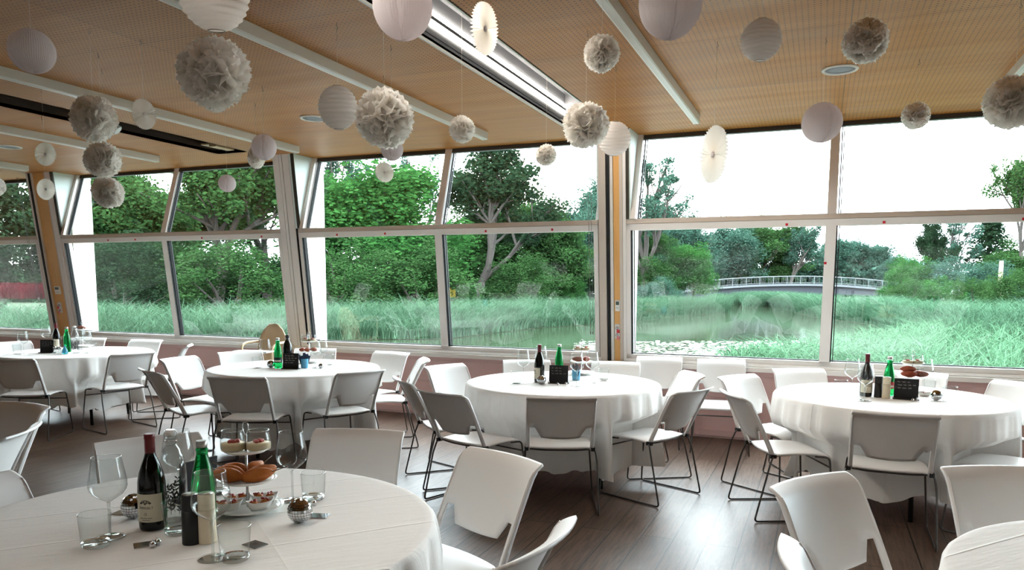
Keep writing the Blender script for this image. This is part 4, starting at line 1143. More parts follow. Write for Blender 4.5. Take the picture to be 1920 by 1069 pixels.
class Kit:
    """one prototype thing per kind; later ones are copies of it and its parts"""
    protos = {}
    @classmethod
    def get(cls, kind, maker):
        if kind not in cls.protos:
            r = maker(); cls.protos[kind] = (r, o_children(r)); cls.protos[kind + '#used'] = False
        r, ch = cls.protos[kind]
        if not cls.protos[kind + '#used']:
            cls.protos[kind + '#used'] = True; return r
        c = r.copy(); COL.objects.link(c)
        for k in ch:
            q = k.copy(); COL.objects.link(q); q.parent = c
            for g in o_children(k): s = g.copy(); COL.objects.link(s); s.parent = q
        return c
GLASSG, TUMG = 'wine glasses on the tables', 'water tumblers on the tables'
TT = 0.7515
def put(kind, maker, px, py, label, cat, group=None, rz=None, z=TT, loc=None, sc=1.0):
    o = Kit.get(kind, maker); p = loc if loc is not None else at_z(px, py, z)
    o.location = p; o.rotation_euler = (0, 0, (px * 0.7) % 6.28 if rz is None else rz); o.scale = (sc, sc, sc)
    for k in ('label', 'category', 'group'):
        if k in o: del o[k]
    return tag(o, label, cat, group)

def mk_wine_glass():
    r = empty('wine_glass')
    MB().lathe([(0.0045, 0.108), (0.010, 0.112), (0.022, 0.119), (0.040, 0.132), (0.0505, 0.146), (0.0535, 0.158), (0.0530, 0.172), (0.0485, 0.200), (0.0435, 0.226), (0.0405, 0.246)], 40, cap0=False, cap1=False).build('bowl', G_CLEAR, r)
    MB().tube([(0.0405 * math.cos(k * PI / 20), 0.0405 * math.sin(k * PI / 20), 0.246) for k in range(41)], 0.0011, 6, cap=False).build('rim', G_THICK, r)
    MB().lathe([(0.0062, 0.0045), (0.0042, 0.012), (0.0036, 0.03), (0.0036, 0.085), (0.0048, 0.1065)], 16).build('stem', G_THICK, r)
    MB().lathe([(0.042, 0.0), (0.0425, 0.0012), (0.03, 0.0026), (0.012, 0.0042), (0.006, 0.0050)], 36).build('foot', G_THICK, r)
    return r
def mk_tumbler():
    r = empty('tumbler')
    MB().lathe([(0.0385, 0.014), (0.0395, 0.03), (0.0415, 0.06), (0.0440, 0.098)], 36, cap0=False, cap1=False).build('wall', G_CLEAR, r)
    MB().tube([(0.0440 * math.cos(k * PI / 18), 0.0440 * math.sin(k * PI / 18), 0.098) for k in range(37)], 0.0010, 6, cap=False).build('rim', G_THICK, r)
    MB().lathe([(0.034, 0.0), (0.038, 0.004), (0.0385, 0.0135), (0.030, 0.0105), (0.0001, 0.0095)], 36, cap1=False).build('base', G_THICK, r)
    return r
def arc_label(rad, z0, z1, half, m, name, parent, face=-PI / 2, n=20):
    b = MB(); b.quadstrip([[(rad * math.cos(face + half * (2 * k / n - 1)), rad * math.sin(face + half * (2 * k / n - 1)), z) for k in range(n + 1)] for z in (z0, z1)])
    return b.build(name, m, parent)
def wrap_text(body, size, rad, z, m, parent, face=-PI / 2):
    me = text_mesh(body, size, m); 
    for v in me.vertices:
        a = face + v.co.x / rad; rr = rad + v.co.z; zz = z + v.co.y
        v.co = (rr * math.cos(a), rr * math.sin(a), zz)
    me.update(); o = bpy.data.objects.new('lettering', me); COL.objects.link(o); o.parent = parent; return o
def mk_wine_bottle():
    r = empty('wine_bottle')
    MB().lathe([(0.034, 0.0), (0.039, 0.003), (0.0405, 0.010), (0.0412, 0.06), (0.0412, 0.125), (0.0400, 0.150), (0.0355, 0.178), (0.0275, 0.204), (0.0195, 0.224), (0.0155, 0.238), (0.0145, 0.262)], 40).build('bottle_body', G_DARKB, r)
    MB().lathe([(0.0156, 0.228), (0.0152, 0.260), (0.0150, 0.282), (0.0158, 0.284), (0.0158, 0.298), (0.0148, 0.300)], 28).build('capsule', M_CAPS, r)
    lb = arc_label(0.0416, 0.030, 0.118, 1.25, M_LABEL, 'label_paper', r)
    wrap_text('ZWEIGELT', 0.0098, 0.0417, 0.0755, M_INK, lb)
    b = MB()
    for (u, v, s) in ((0, 0.095, 0.008), (-0.008, 0.0935, 0.006), (0.008, 0.0935, 0.006), (-0.014, 0.090, 0.004), (0.014, 0.090, 0.004), (0, 0.088, 0.004)):
        pts = []
        for k in range(22):
            a = k * 0.55; q = s * (1 - k / 26); pts.append((u + q * math.cos(a), v + q * 0.8 * math.sin(a)))
        b.tube([(0.0418 * math.cos(-PI / 2 + x / 0.0417), 0.0418 * math.sin(-PI / 2 + x / 0.0417), y) for x, y in pts], 0.00055, 5)
    b.build('ornament', M_INK, lb)
    b = MB(); b.tube([(0.0418 * math.cos(-PI / 2 + 0.0035 * math.cos(k * PI / 8) / 0.0417), 0.0418 * math.sin(-PI / 2 + 0.0035 * math.cos(k * PI / 8) / 0.0417), 0.056 + 0.0035 * math.sin(k * PI / 8)) for k in range(17)], 0.0006, 5)
    for (x0, x1, z) in ((-0.019, -0.008, 0.043), (-0.006, 0.004, 0.043), (0.006, 0.019, 0.043), (-0.012, 0.012, 0.037)):
        b.tube([(0.0418 * math.cos(-PI / 2 + (x0 + (x1 - x0) * k / 8) / 0.0417), 0.0418 * math.sin(-PI / 2 + (x0 + (x1 - x0) * k / 8) / 0.0417), z + 0.0008 * (k % 2)) for k in range(9)], 0.0007, 5)
    b.build('small_print', M_INK, lb)
    return r
def mk_green(label=None):
    def f():
        r = empty('water_bottle')
        MB().lathe([(0.030, 0.0), (0.0345, 0.004), (0.0360, 0.012), (0.0365, 0.06), (0.0365, 0.115), (0.0345, 0.150), (0.0285, 0.185), (0.0215, 0.212), (0.0180, 0.228), (0.0172, 0.240), (0.0188, 0.244), (0.0188, 0.249), (0.0150, 0.252)], 36).build('bottle_body', G_GREEN, r)
        MB().lathe([(0.0168, 0.2535), (0.0172, 0.262), (0.0168, 0.272), (0.0150, 0.2745)], 24, rmod=lambda a, z: 1 + 0.015 * math.sin(a * 24)).build('screw_cap', M_ALU, r)
        if label:
            lb = arc_label(0.0369, 0.050, 0.098, 1.5, label, 'label_paper', r)
            arc_label(0.0370, 0.060, 0.074, 0.8, M_LABEL, 'label_band', lb)
        return r
    return f
def leaf_decor(parent, rad, m, rnd, z0, z1, n):
    b = MB()
    def S(u, v): return (rad * math.cos(-PI / 2 + u / rad), rad * math.sin(-PI / 2 + u / rad), v)
    def leaf(u0, v0, an, L):
        pts = [(t * L, 0.17 * L * math.sin(PI * t ** 0.8)) for t in (0, .25, .55, 1)] + [(t * L, -0.17 * L * math.sin(PI * t ** 0.8)) for t in (.55, .25)]
        b.face([S(u0 + x * math.cos(an) - y * math.sin(an), v0 + x * math.sin(an) + y * math.cos(an)) for x, y in pts])
    for k in range(n):
        u = -0.055 + 0.11 * (k + 0.5) / n; v = z0 + rnd.uniform(0, 0.02); an = PI / 2 + rnd.uniform(-0.7, 0.7); pts = [(u, v)]; ln = rnd.uniform(0.5, 1.0) * (z1 - z0)
        for j in range(9):
            u += ln / 9 * math.cos(an); v += ln / 9 * math.sin(an); an += rnd.uniform(-0.22, 0.22); pts.append((u, v))
            for s in (-1, 1): leaf(u, v, an + s * rnd.uniform(0.6, 1.1), rnd.uniform(0.011, 0.019))
        b.tube([S(*p) for p in pts], 0.0007, 5)
    return b.build('leaf_print', m, parent)
def mk_carafe(dark=False):
    def f():
        r = empty('carafe')
        body = MB().lathe([(0.036, 0.0), (0.041, 0.004), (0.0425, 0.012), (0.0430, 0.10), (0.0430, 0.150), (0.0415, 0.178), (0.0350, 0.210), (0.0240, 0.236), (0.0160, 0.250), (0.0150, 0.268), (0.0165, 0.272), (0.0165, 0.278)], 40, cap1=False)
        body.build('bottle_body', mat('black_carafe_glass', (16, 16, 18), 0.12) if dark else make_thin_glass('carafe_glass', (0.86, 0.88, 0.88, 1), 1.3), r)
        if not dark: leaf_decor(r, 0.0434, mat('black_print', (22, 22, 24), 0.6), random.Random(3), 0.022, 0.155, 9)
        MB().lathe([(0.012, 0.276), (0.0165, 0.279), (0.0170, 0.290), (0.0130, 0.297)], 20).build('stopper', mat('stopper_dark', (30, 30, 32), 0.4) if dark else M_CERAM, r)
        b = MB()
        for s in (-1, 1): b.tube(fillet([(s * 0.016, 0, 0.294), (s * 0.022, 0, 0.286), (s * 0.022, -0.004, 0.262), (s * 0.017, -0.012, 0.250), (0.0, -0.019, 0.248)], 0.006), 0.0012, 6)
        b.tube([(0.0178 * math.cos(k * PI / 10), 0.0178 * math.sin(k * PI / 10), 0.262) for k in range(21)], 0.0012, 6, cap=False)
        b.build('wire_bail', M_CHROME, r)
        return r
    return f
def mk_mill(m, nm):
    def f():
        r = empty('pepper_mill' if nm == 'p' else 'salt_mill')
        MB().lathe([(0.0262, 0.0), (0.0268, 0.002), (0.0262, 0.055), (0.0255, 0.1)], 28).build('body', m, r)
        MB().lathe([(0.0255, 0.1003), (0.0250, 0.106), (0.0252, 0.142), (0.0245, 0.1465), (0.0215, 0.148)], 28).build('head', m, r)
        MB().lathe([(0.0215, 0.1481), (0.0225, 0.1487), (0.0001, 0.1492)], 24).build('top_disc', M_ALU, r)
        return r
    return f
def mk_sign(seed):
    def f():
        r = empty('chalk_sign'); rnd = random.Random(seed)
        M = Matrix.Rotation(-0.10, 4, 'X')
        bd = MB(); bd.box(-0.075, 0.075, -0.004, 0.004, 0.008, 0.142); bd.transform(M); o = bd.build('board', M_CHALKB, r)
        ft = MB(); ft.box(-0.080, 0.080, -0.028, 0.030, 0.0, 0.008); ft.build('foot', M_CHALKB, r)
        b = MB()
        for ln in range(4 if seed == 2 else 3):
            z = 0.118 - ln * 0.021; x = -0.055 + rnd.uniform(-.003, .003)
            for wd in range(rnd.choice((3, 4))):
                L = rnd.uniform(0.016, 0.030)
                if x + L > 0.062: break
                pts = []
                for k in range(int(L / 0.0022)):
                    pts.append((x + k * 0.0022 + 0.0012 * math.sin(k * 2.1), -0.0048, z + 0.0030 * math.sin(k * 1.9 + wd) + (0.004 if rnd.random() < .18 else 0)))
                b.tube(pts, 0.00065, 4); x += L + 0.007
        b.transform(M); b.build('handwriting', M_CHALK, o)
        return r
    return f
def mk_mirror_ball(rad):
    def f():
        r = empty('mirror_ball'); b = MB(); core = MB(); nl = 14
        core.lathe([(rad * 0.965 * math.cos(e), rad + rad * 0.965 * math.sin(e)) for e in [(-PI / 2 + PI * k / 16) for k in range(17)]], 24, cap0=False, cap1=False)
        for i in range(nl):
            e0 = -PI / 2 + PI * i / nl; e1 = e0 + PI / nl; em = (e0 + e1) / 2; n = max(4, int(2 * nl * math.cos(em)))
            for k in range(n):
                a0 = 2 * PI * (k + 0.05) / n; a1 = 2 * PI * (k + 0.95) / n; g = 0.06 * (e1 - e0)
                b.face([(rad * math.cos(e) * math.cos(a), rad * math.cos(e) * math.sin(a), rad + rad * math.sin(e)) for e, a in ((e0 + g, a0), (e0 + g, a1), (e1 - g, a1), (e1 - g, a0))])
        core.build('core', mat('ball_core', (60, 60, 62), 0.4, 0.6), r); b.build('mirror_tiles', M_MIRROR, r)
        return r
    return f
def mk_bauble():
    r = empty('bauble'); R = 0.0095
    MB().lathe([(max(1e-4, R * math.cos(e)), R + R * math.sin(e)) for e in [(-PI / 2 + PI * k / 12) for k in range(13)]], 20, cap0=False, cap1=False).build('ball', M_MIRROR, r)
    MB().tube([(0.0035 * math.cos(k * PI / 6), 0, 2 * R + 0.003 + 0.0035 * math.sin(k * PI / 6)) for k in range(13)], 0.0005, 5, cap=False).build('loop', M_CHROME, r)
    return r
def mk_tile():
    r = empty('mirror_tile')
    MB().box(-0.030, 0.030, -0.024, 0.024, 0.0, 0.0025).build('glass_plate', mat('dark_mirror', (120, 122, 124), 0.06, 1.0), r)
    MB().box(-0.0302, 0.0302, -0.0242, 0.0242, 0.0004, 0.0015).build('polished_edge', M_CHROME, r)
    return r
PLATES = {'top': (0.078, 0.205), 'mid': (0.098, 0.105), 'low': (0.118, 0.012)}
def mk_stand():
    r = empty('tiered_stand')
    for nm, (R, z) in PLATES.items():
        MB().lathe([(R * 0.5, z - 0.004), (R * 0.82, z), (R, z + 0.009), (R * 0.99, z + 0.0115), (R * 0.82, z + 0.0035), (0.0001, z + 0.002)], 44).build('plate', M_CERAM, r)
    MB().tube([(0, 0, 0.012), (0, 0, 0.262)], 0.0042, 10).build('pole', M_CHROME, r)
    b = MB(); b.tube([(0.011 * math.sin(k * PI / 10) * (0.5 + 0.5 * math.sin(k * PI / 20)), 0, 0.262 + 0.021 - 0.021 * math.cos(k * PI / 10)) for k in range(21)], 0.0018, 8, cap=False); b.build('handle', M_CHROME, r)
    MB().lathe([(0.05, 0.0), (0.055, 0.002), (0.05, 0.008)], 30).build('base_ring', M_CERAM, r)
    return r
def mk_jar():
    r = empty('dessert_jar')
    MB().lathe([(0.030, 0.001), (0.0345, 0.004), (0.0360, 0.016), (0.0355, 0.032), (0.0310, 0.048), (0.0300, 0.060)], 32, cap0=False, cap1=False).build('glass', G_CLEAR, r)
    MB().tube([(0.0300 * math.cos(k * PI / 16), 0.0300 * math.sin(k * PI / 16), 0.060) for k in range(33)], 0.0016, 6, cap=False).build('rim', G_THICK, r)
    MB().lathe([(0.028, 0.0015), (0.0335, 0.004), (0.0348, 0.016), (0.0346, 0.022), (0.0001, 0.0235)], 28).build('cream', M_CREAM, r)
    b = MB(); rnd = random.Random(8)
    for k in range(9):
        a = rnd.uniform(0, 6.28); q = rnd.uniform(0, 0.018); c = (q * math.cos(a), q * math.sin(a), 0.0262); b.lathe([(0.0001, -0.005), (0.006, -0.003), (0.0075, 0.001), (0.005, 0.005), (0.0001, 0.0065)], 10, o=c)
    b.build('berries', M_BERRY, r)
    return r
def mk_roll(m, L=0.112, R=0.0225, stick=True):
    def f():
        r = empty('bread_roll'); prof = []
        for k in range(17):
            t = k / 16; e = math.sin(PI * t) ** 0.45 * (1.0 - 0.08 * math.cos(2 * PI * t)); prof.append((max(1e-4, R * e), -L / 2 + L * t))
        b = MB().lathe(prof, 22, cap0=False, cap1=False, rmod=lambda a, z: 1 + 0.05 * math.sin(3 * a + z * 60) + 0.03 * math.sin(7 * a - z * 90)); b.transform(Matrix.Translation((0, 0, R)) @ Matrix.Rotation(PI / 2, 4, 'Y'))
        b.v = [(x, y + 0.10 * x * x / L * 3, z) for x, y, z in b.v]; b.build('crust', m, r)
        if stick: MB().tube([(L * 0.42, 0, R), (L * 0.42 + 0.055, 0.004, R + 0.006)], 0.0016, 6).build('stick', M_STICK, r)
        return r
    return f
def mk_boat():
    r = empty('boat_dish'); b = MB(); n = 28
    def ring(s, z): return [((0.040 * s) * math.copysign(abs(math.cos(2 * PI * k / n)) ** 0.8, math.cos(2 * PI * k / n)), (0.021 * s) * math.copysign(abs(math.sin(2 * PI * k / n)) ** 0.9, math.sin(2 * PI * k / n)), z + 0.007 * abs(math.cos(2 * PI * k / n)) ** 3 * (z > 0.01)) for k in range(n)]
    rows = [ring(0.0, 0.0), ring(0.62, 0.0), ring(0.8, 0.010), ring(1.0, 0.022), ring(0.96, 0.0225), ring(0.74, 0.010), ring(0.55, 0.003), ring(0.0, 0.003)]
    b.quadstrip(rows, closed=True); b.build('dish', M_CERAM, r); return r
def mk_snack():
    r = empty('pastry_bite'); b = MB(); rnd = random.Random(2)
    b.lathe([(0.0001, 0), (0.011, 0.001), (0.014, 0.008), (0.010, 0.016), (0.0001, 0.019)], 14, rmod=lambda a, z: 1 + 0.12 * math.sin(3 * a) + 0.06 * math.sin(5 * a + z * 200)); b.build('pastry', M_ROLL, r)
    c = MB()
    for k in range(5): c.lathe([(0.0001, 0), (0.003, 0.001), (0.0035, 0.003), (0.0001, 0.006)], 8, o=(rnd.uniform(-.008, .008), rnd.uniform(-.008, .008), 0.0165))
    c.build('topping', M_BERRY, r); return r
def mk_napkin_cup():
    r = empty('napkin_cup')
    MB().lathe([(0.028, 0.0), (0.031, 0.003), (0.034, 0.04), (0.036, 0.085)], 26, cap1=False).build('cup', M_SKYB, r)
    b = MB()
    for k in range(5):
        a = -0.6 + 0.3 * k; q = Matrix.Translation((0.010 * (k - 2), 0.003 * (k % 2), 0.03)) @ Matrix.Rotation(0.25 * (k - 2) * 0.6, 4, 'Y')
        b.box(-0.012, 0.012, -0.002, 0.002, 0.0, 0.085 + 0.012 * (k % 3), q)
    b.build('napkins', M_NAVY, r); return r
def mk_vase():
    r = empty('bud_vase'); MB().lathe([(0.018, 0), (0.026, 0.004), (0.030, 0.02), (0.027, 0.04), (0.015, 0.062), (0.009, 0.078), (0.010, 0.092)], 28, cap1=False).build('body', M_TEAL, r)
    MB().tube([(0.010 * math.cos(k * PI / 8), 0.010 * math.sin(k * PI / 8), 0.092) for k in range(17)], 0.0012, 6, cap=False).build('lip', M_TEAL, r); return r
def mk_shaker():
    r = empty('shaker'); MB().lathe([(0.019, 0), (0.020, 0.002), (0.017, 0.05), (0.016, 0.058)], 22).build('glass_body', make_thin_glass('shaker_glass', (0.8, 0.82, 0.82, 1)), r)
    MB().lathe([(0.0168, 0.0585), (0.0172, 0.07), (0.012, 0.078), (0.0001, 0.08)], 22).build('cap', M_CHROME, r); return r

# ---- the big front table
fc = 'on the big front table'
put('wine_bottle', mk_wine_bottle, 288, 990, 'red-capped wine bottle with cream label, on the big front table', 'bottle', 'wine bottles', rz=0.33)
put('wine_glass', mk_wine_glass, 207, 1007, 'empty wine glass left of the labelled wine bottle on the big front table', 'wine glass', GLASSG)
put('tumbler', mk_tumbler, 180, 1024, 'tumbler standing before the wine glass beside the labelled bottle on the front table', 'tumbler', TUMG)
put('carafe', mk_carafe(), 327, 975, 'clear swing-top carafe printed with black leaves, behind the labelled wine bottle', 'carafe', 'swing-top carafes', rz=0.35)
put('water_bottle', mk_green(), 384, 986, 'green water bottle with grey cap among the glasses of the big front table', 'bottle', 'green water bottles')
put('wine_glass', mk_wine_glass, 337, 935, 'wine glass half hidden behind the leaf-printed carafe', 'wine glass', GLASSG)
put('pepper_mill', mk_mill(M_BLACK, 'p'), 360, 1018, 'black mill at the front of the big front table, before the green bottle', 'mill', 'salt and pepper mills')
put('salt_mill', mk_mill(M_MILLW, 's'), 389, 1016, 'cream mill seen through a wine glass on the big front table', 'mill', 'salt and pepper mills')
put('wine_glass', mk_wine_glass, 400, 1047, 'wine glass standing in front of the cream mill on the big front table', 'wine glass', GLASSG)
put('tumbler', mk_tumbler, 441, 1050, 'tumbler closest to the bottom edge, beside the wine glass before the cream mill', 'tumbler', TUMG)
put('tumbler', mk_tumbler, 334, 1000, 'tumbler squeezed between the labelled bottle and the black mill', 'tumbler', TUMG)
st = at_z(465, 958, TT)
put('tiered_stand', mk_stand, 0, 0, 'three-tier food stand with jars and rolls on the big front table', 'food stand', 'three-tier food stands', rz=YAW, loc=st)
def on(stp, dx, dy, tier, dz=0.0):
    return Vector((stp.x + dx * math.cos(YAW) - dy * math.sin(YAW), stp.y + dx * math.sin(YAW) + dy * math.cos(YAW), stp.z + PLATES[tier][1] + dz))
put('dessert_jar', mk_jar, 0, 0, 'layered dessert jar on the left of the front stand top plate', 'dessert jar', 'dessert jars', loc=on(st, -0.0415, -0.004, 'top', 0.0035), sc=1.13)
put('dessert_jar', mk_jar, 1, 0, 'layered dessert jar on the right of the front stand top plate', 'dessert jar', 'dessert jars', loc=on(st, 0.0415, 0.004, 'top', 0.0035), sc=1.13)
RL = [(-0.048, -0.040, 0.0035, 3.05, 'long golden roll lying frontmost at the left of the front stand middle plate'), (-0.052, -0.004, 0.0035, 2.95, 'golden roll second from the front, left half of the front stand middle plate'),
      (-0.045, 0.034, 0.0035, 2.8, 'golden roll at the back left of the front stand middle plate'), (0.010, 0.048, 0.0035, 1.2, 'golden roll end-on behind the pole of the front stand'),
      (0.050, -0.040, 0.0035, 0.22, 'big golden roll lying frontmost at the right of the front stand middle plate'), (0.052, 0.002, 0.0035, 0.5, 'golden roll behind the frontmost right one on the front stand, stick showing')]
for dx, dy, dz, rz, lab in RL:
    o = put('bread_roll', mk_roll(M_ROLL), 0, 0, lab, 'bread roll', 'golden rolls on sticks', rz=rz + YAW, loc=on(st, dx, dy, 'mid', dz + 0.003)); o.rotation_euler = (0, -0.10 if dx < 0 else -0.18, rz + YAW)
BT = [(-0.050, -0.045, 0.25, 'white boat dish at the front left of the front stand bottom plate'), (0.050, -0.030, 0.7, 'white boat dish tilted at the front right of the front stand bottom plate'), (-0.045, 0.030, 0.3, 'white boat dish at the back left of the front stand bottom plate'), (0.040, 0.048, 0.2, 'white boat dish at the back right of the front stand bottom plate')]
for i, (dx, dy, rz, lab) in enumerate(BT):
    p = on(st, dx, dy, 'low', 0.004); put('boat_dish', mk_boat, 0, 0, lab, 'dish', 'white boat dishes', rz=rz + YAW, loc=p, sc=1.2)
    for k, s in enumerate((-0.019, 0.019)):
        put('pastry_bite', mk_snack, 0, 0, ('first' if k == 0 else 'second') + ' pastry bite in the ' + lab.replace('white ', '').replace(' of the front stand bottom plate', '').replace(' tilted', '') + ' of the stand', 'pastry', 'pastry bites', rz=1.3 * k + i,
            loc=p + Vector((s * math.cos(rz + YAW), s * math.sin(rz + YAW), 0.007)), sc=1.3)
put('wine_glass', mk_wine_glass, 549, 938, 'wine glass to the right of the food stand on the big front table', 'wine glass', GLASSG)
put('tumbler', mk_tumbler, 588, 936, 'tumbler right of the mirror ball on the big front table', 'tumbler', TUMG)
put('mirror_ball_big', mk_mirror_ball(0.040), 563, 980, 'mirror-tiled ball beside the tumbler right of the food stand, big front table', 'mirror ball', 'mirror-tiled balls')
put('mirror_ball_big', mk_mirror_ball(0.040), 252, 971, 'mirror-tiled ball half hidden behind the labelled wine bottle', 'mirror ball', 'mirror-tiled balls')
put('bauble', mk_bauble, 588, 948, 'small silver bauble behind the mirror ball on the big front table', 'bauble', 'small silver baubles')
put('mirror_tile', mk_tile, 598, 968, 'small mirror tile lying beside the mirror ball near the tumbler', 'mirror tile', 'little mirror tiles', rz=0.3)
put('mirror_tile', mk_tile, 272, 1022, 'small mirror tile lying before the labelled wine bottle', 'mirror tile', 'little mirror tiles', rz=0.9)
put('mirror_tile', mk_tile, 478, 1022, 'small mirror tile lying beside the tumbler at the bottom edge', 'mirror tile', 'little mirror tiles', rz=-0.2)
put('mirror_tile', mk_tile, 232, 962, 'small mirror tile lying behind the stem of the first front wine glass', 'mirror tile', 'little mirror tiles', rz=0.2)
put('bauble', mk_bauble, 296, 1022, 'silver bauble with a wire loop before the labelled wine bottle, right one of two', 'bauble', 'small silver baubles')
put('bauble', mk_bauble, 286, 1027, 'silver bauble with a wire loop before the labelled wine bottle, left one of two', 'bauble', 'small silver baubles')
put('chalk_sign0', mk_sign(7), 371, 934, 'black chalk sign seen from behind between carafe and green bottle', 'chalk sign', 'black chalk signs', rz=YAW + PI + 1.05)
put('tumbler', mk_tumbler, 409, 925, 'tumbler behind the green bottle and left of the food stand, front table', 'tumbler', TUMG)

# ---- the central table
put('wine_bottle', mk_wine_bottle, 1011, 717, 'red-capped wine bottle on the central table beside the chalk sign', 'bottle', 'wine bottles', rz=-0.75)
put('water_bottle', mk_green(), 1048, 707, 'green water bottle rising behind the chalk sign of the central table', 'bottle', 'green water bottles')
put('chalk_sign1', mk_sign(1), 1047, 719, 'black chalk sign with white handwriting on the central table', 'chalk sign', 'black chalk signs', rz=YAW * 0.35)
put('mirror_ball_big', mk_mirror_ball(0.040), 1015, 721, 'mirror-tiled ball before the wine bottle of the central table', 'mirror ball', 'mirror-tiled balls', sc=0.9)
put('wine_glass', mk_wine_glass, 981, 714, 'wine glass at the left of the central table setting, beside the bottle', 'wine glass', GLASSG)
put('wine_glass', mk_wine_glass, 1014, 703, 'wine glass standing behind the wine bottle of the central table', 'wine glass', GLASSG)
put('wine_glass', mk_wine_glass, 1081, 724, 'wine glass before the blue napkin cup on the central table', 'wine glass', GLASSG)
put('wine_glass', mk_wine_glass, 1110, 719, 'wine glass at the right end of the central table setting', 'wine glass', GLASSG)
put('tumbler', mk_tumbler, 968, 719, 'tumbler at the left edge of the central table setting', 'tumbler', TUMG)
put('tumbler', mk_tumbler, 1132, 714, 'tumbler holding shiny pieces at the right edge of the central table setting', 'tumbler', TUMG)
put('napkin_cup', mk_napkin_cup, 1080, 713, 'blue cup of dark napkins on the central table', 'napkin cup', 'blue napkin cups')
put('bauble', mk_bauble, 1046, 723, 'small silver bauble lying before the middle of the central chalk sign', 'bauble', 'small silver baubles')
put('bauble', mk_bauble, 1061, 722, 'small silver bauble lying at the right corner of the central chalk sign', 'bauble', 'small silver baubles')
put('bauble', mk_bauble, 1029, 719, 'small silver bauble between mirror ball and chalk sign on the central table', 'bauble', 'small silver baubles')
s2 = at_z(1090, 702, TT)
put('tiered_stand', mk_stand, 0, 0, 'three-tier food stand behind the glasses of the central table', 'food stand', 'three-tier food stands', rz=YAW, loc=s2, sc=1.0)
put('dessert_jar', mk_jar, 0, 0, 'dessert jar on the left of the central stand top plate', 'dessert jar', 'dessert jars', loc=on(s2, -0.037, 0, 'top', 0.0035))
put('dessert_jar', mk_jar, 1, 0, 'dessert jar on the right of the central stand top plate', 'dessert jar', 'dessert jars', loc=on(s2, 0.037, 0, 'top', 0.0035))
for dx, dy, rz, lab in ((-0.03, -0.02, 0.4, 'brown roll seen through a glass on the central stand'), (0.045, 0.0, 1.4, 'brown roll at the right of the central stand middle plate')):
    put('bread_roll2', mk_roll(M_ROLL2), 0, 0, lab, 'bread roll', 'brown rolls', rz=rz, loc=on(s2, dx, dy, 'mid', 0.007))

# ---- the table under the bridge view
put('wine_bottle', mk_wine_bottle, 1623, 743, 'red-capped wine bottle on the table under the bridge view', 'bottle', 'wine bottles', rz=0.2)
put('water_bottle_red', mk_green(mat('red_label', (170, 30, 36), 0.6)), 1665, 741, 'green water bottle with a red label on the table under the bridge view', 'bottle', 'green water bottles', rz=0.2)
put('wine_glass', mk_wine_glass, 1596, 737, 'wine glass left of the wine bottle on the table under the bridge view', 'wine glass', GLASSG)
put('wine_glass', mk_wine_glass, 1621, 752, 'wine glass in front of the wine bottle on the table under the bridge view', 'wine glass', GLASSG)
put('wine_glass', mk_wine_glass, 1732, 737, 'wine glass behind the bread on the table under the bridge view', 'wine glass', GLASSG)
put('tumbler', mk_tumbler, 1576, 738, 'tumbler at the left of the setting on the table under the bridge view', 'tumbler', TUMG)
put('tumbler', mk_tumbler, 1608, 750, 'tumbler before the wine bottle on the table under the bridge view', 'tumbler', TUMG)
put('tumbler', mk_tumbler, 1741, 737, 'tumbler behind the mirror ball on the table under the bridge view', 'tumbler', TUMG)
put('tumbler', mk_tumbler, 1780, 752, 'tumbler at the right end of the setting under the bridge view', 'tumbler', TUMG)
put('pepper_mill', mk_mill(M_BLACK, 'p'), 1646, 745, 'black mill before the green bottle on the table under the bridge view', 'mill', 'salt and pepper mills')
put('salt_mill', mk_mill(M_MILLW, 's'), 1661, 747, 'cream mill next to the black one on the table under the bridge view', 'mill', 'salt and pepper mills')
put('chalk_sign2', mk_sign(3), 1698, 749, 'black chalk sign with white handwriting before the bread, under the bridge view', 'chalk sign', 'black chalk signs', rz=-0.05)
put('mirror_ball_big', mk_mirror_ball(0.040), 1755, 751, 'mirror-tiled ball on the table under the bridge view', 'mirror ball', 'mirror-tiled balls', sc=0.95)
put('bauble', mk_bauble, 1711, 753, 'small silver bauble before the chalk sign under the bridge view, left of a pair', 'bauble', 'small silver baubles')
put('bauble', mk_bauble, 1719, 752, 'small silver bauble before the chalk sign under the bridge view, right of a pair', 'bauble', 'small silver baubles')
s3 = at_z(1708, 735, TT)
put('tiered_stand', mk_stand, 0, 0, 'three-tier food stand with rolls on the table under the bridge view', 'food stand', 'three-tier food stands', rz=YAW, loc=s3)
put('dessert_jar', mk_jar, 0, 0, 'dessert jar on the left of the top plate, stand under the bridge view', 'dessert jar', 'dessert jars', loc=on(s3, -0.037, 0, 'top', 0.0035))
put('dessert_jar', mk_jar, 1, 0, 'dessert jar on the right of the top plate, stand under the bridge view', 'dessert jar', 'dessert jars', loc=on(s3, 0.037, 0, 'top', 0.0035))
for dx, dy, dz, rz, lab in ((-0.035, -0.025, 0.007, 0.0, 'brown roll lying in front on the stand under the bridge view'), (-0.01, 0.025, 0.007, 0.1, 'brown roll lying behind on the stand under the bridge view'), (-0.03, 0.0, 0.041, 0.05, 'brown roll topping the pile on the stand under the bridge view'), (0.055, -0.01, 0.007, -0.1, 'brown roll sticking out right on the stand under the bridge view')):
    put('bread_roll2', mk_roll(M_ROLL2), 0, 0, lab, 'bread roll', 'brown rolls', rz=rz, loc=on(s3, dx, dy, 'mid', dz))
p = at_z(1733, 743, TT); put('boat_dish', mk_boat, 0, 0, 'white dish of snacks beside the mirror ball under the bridge view', 'dish', 'white boat dishes', rz=0.1, loc=p, sc=1.2)
put('pastry_bite', mk_snack, 0, 0, 'pastry bite in the white dish under the bridge view', 'pastry', 'pastry bites', loc=p + Vector((-0.012, 0, 0.007)))

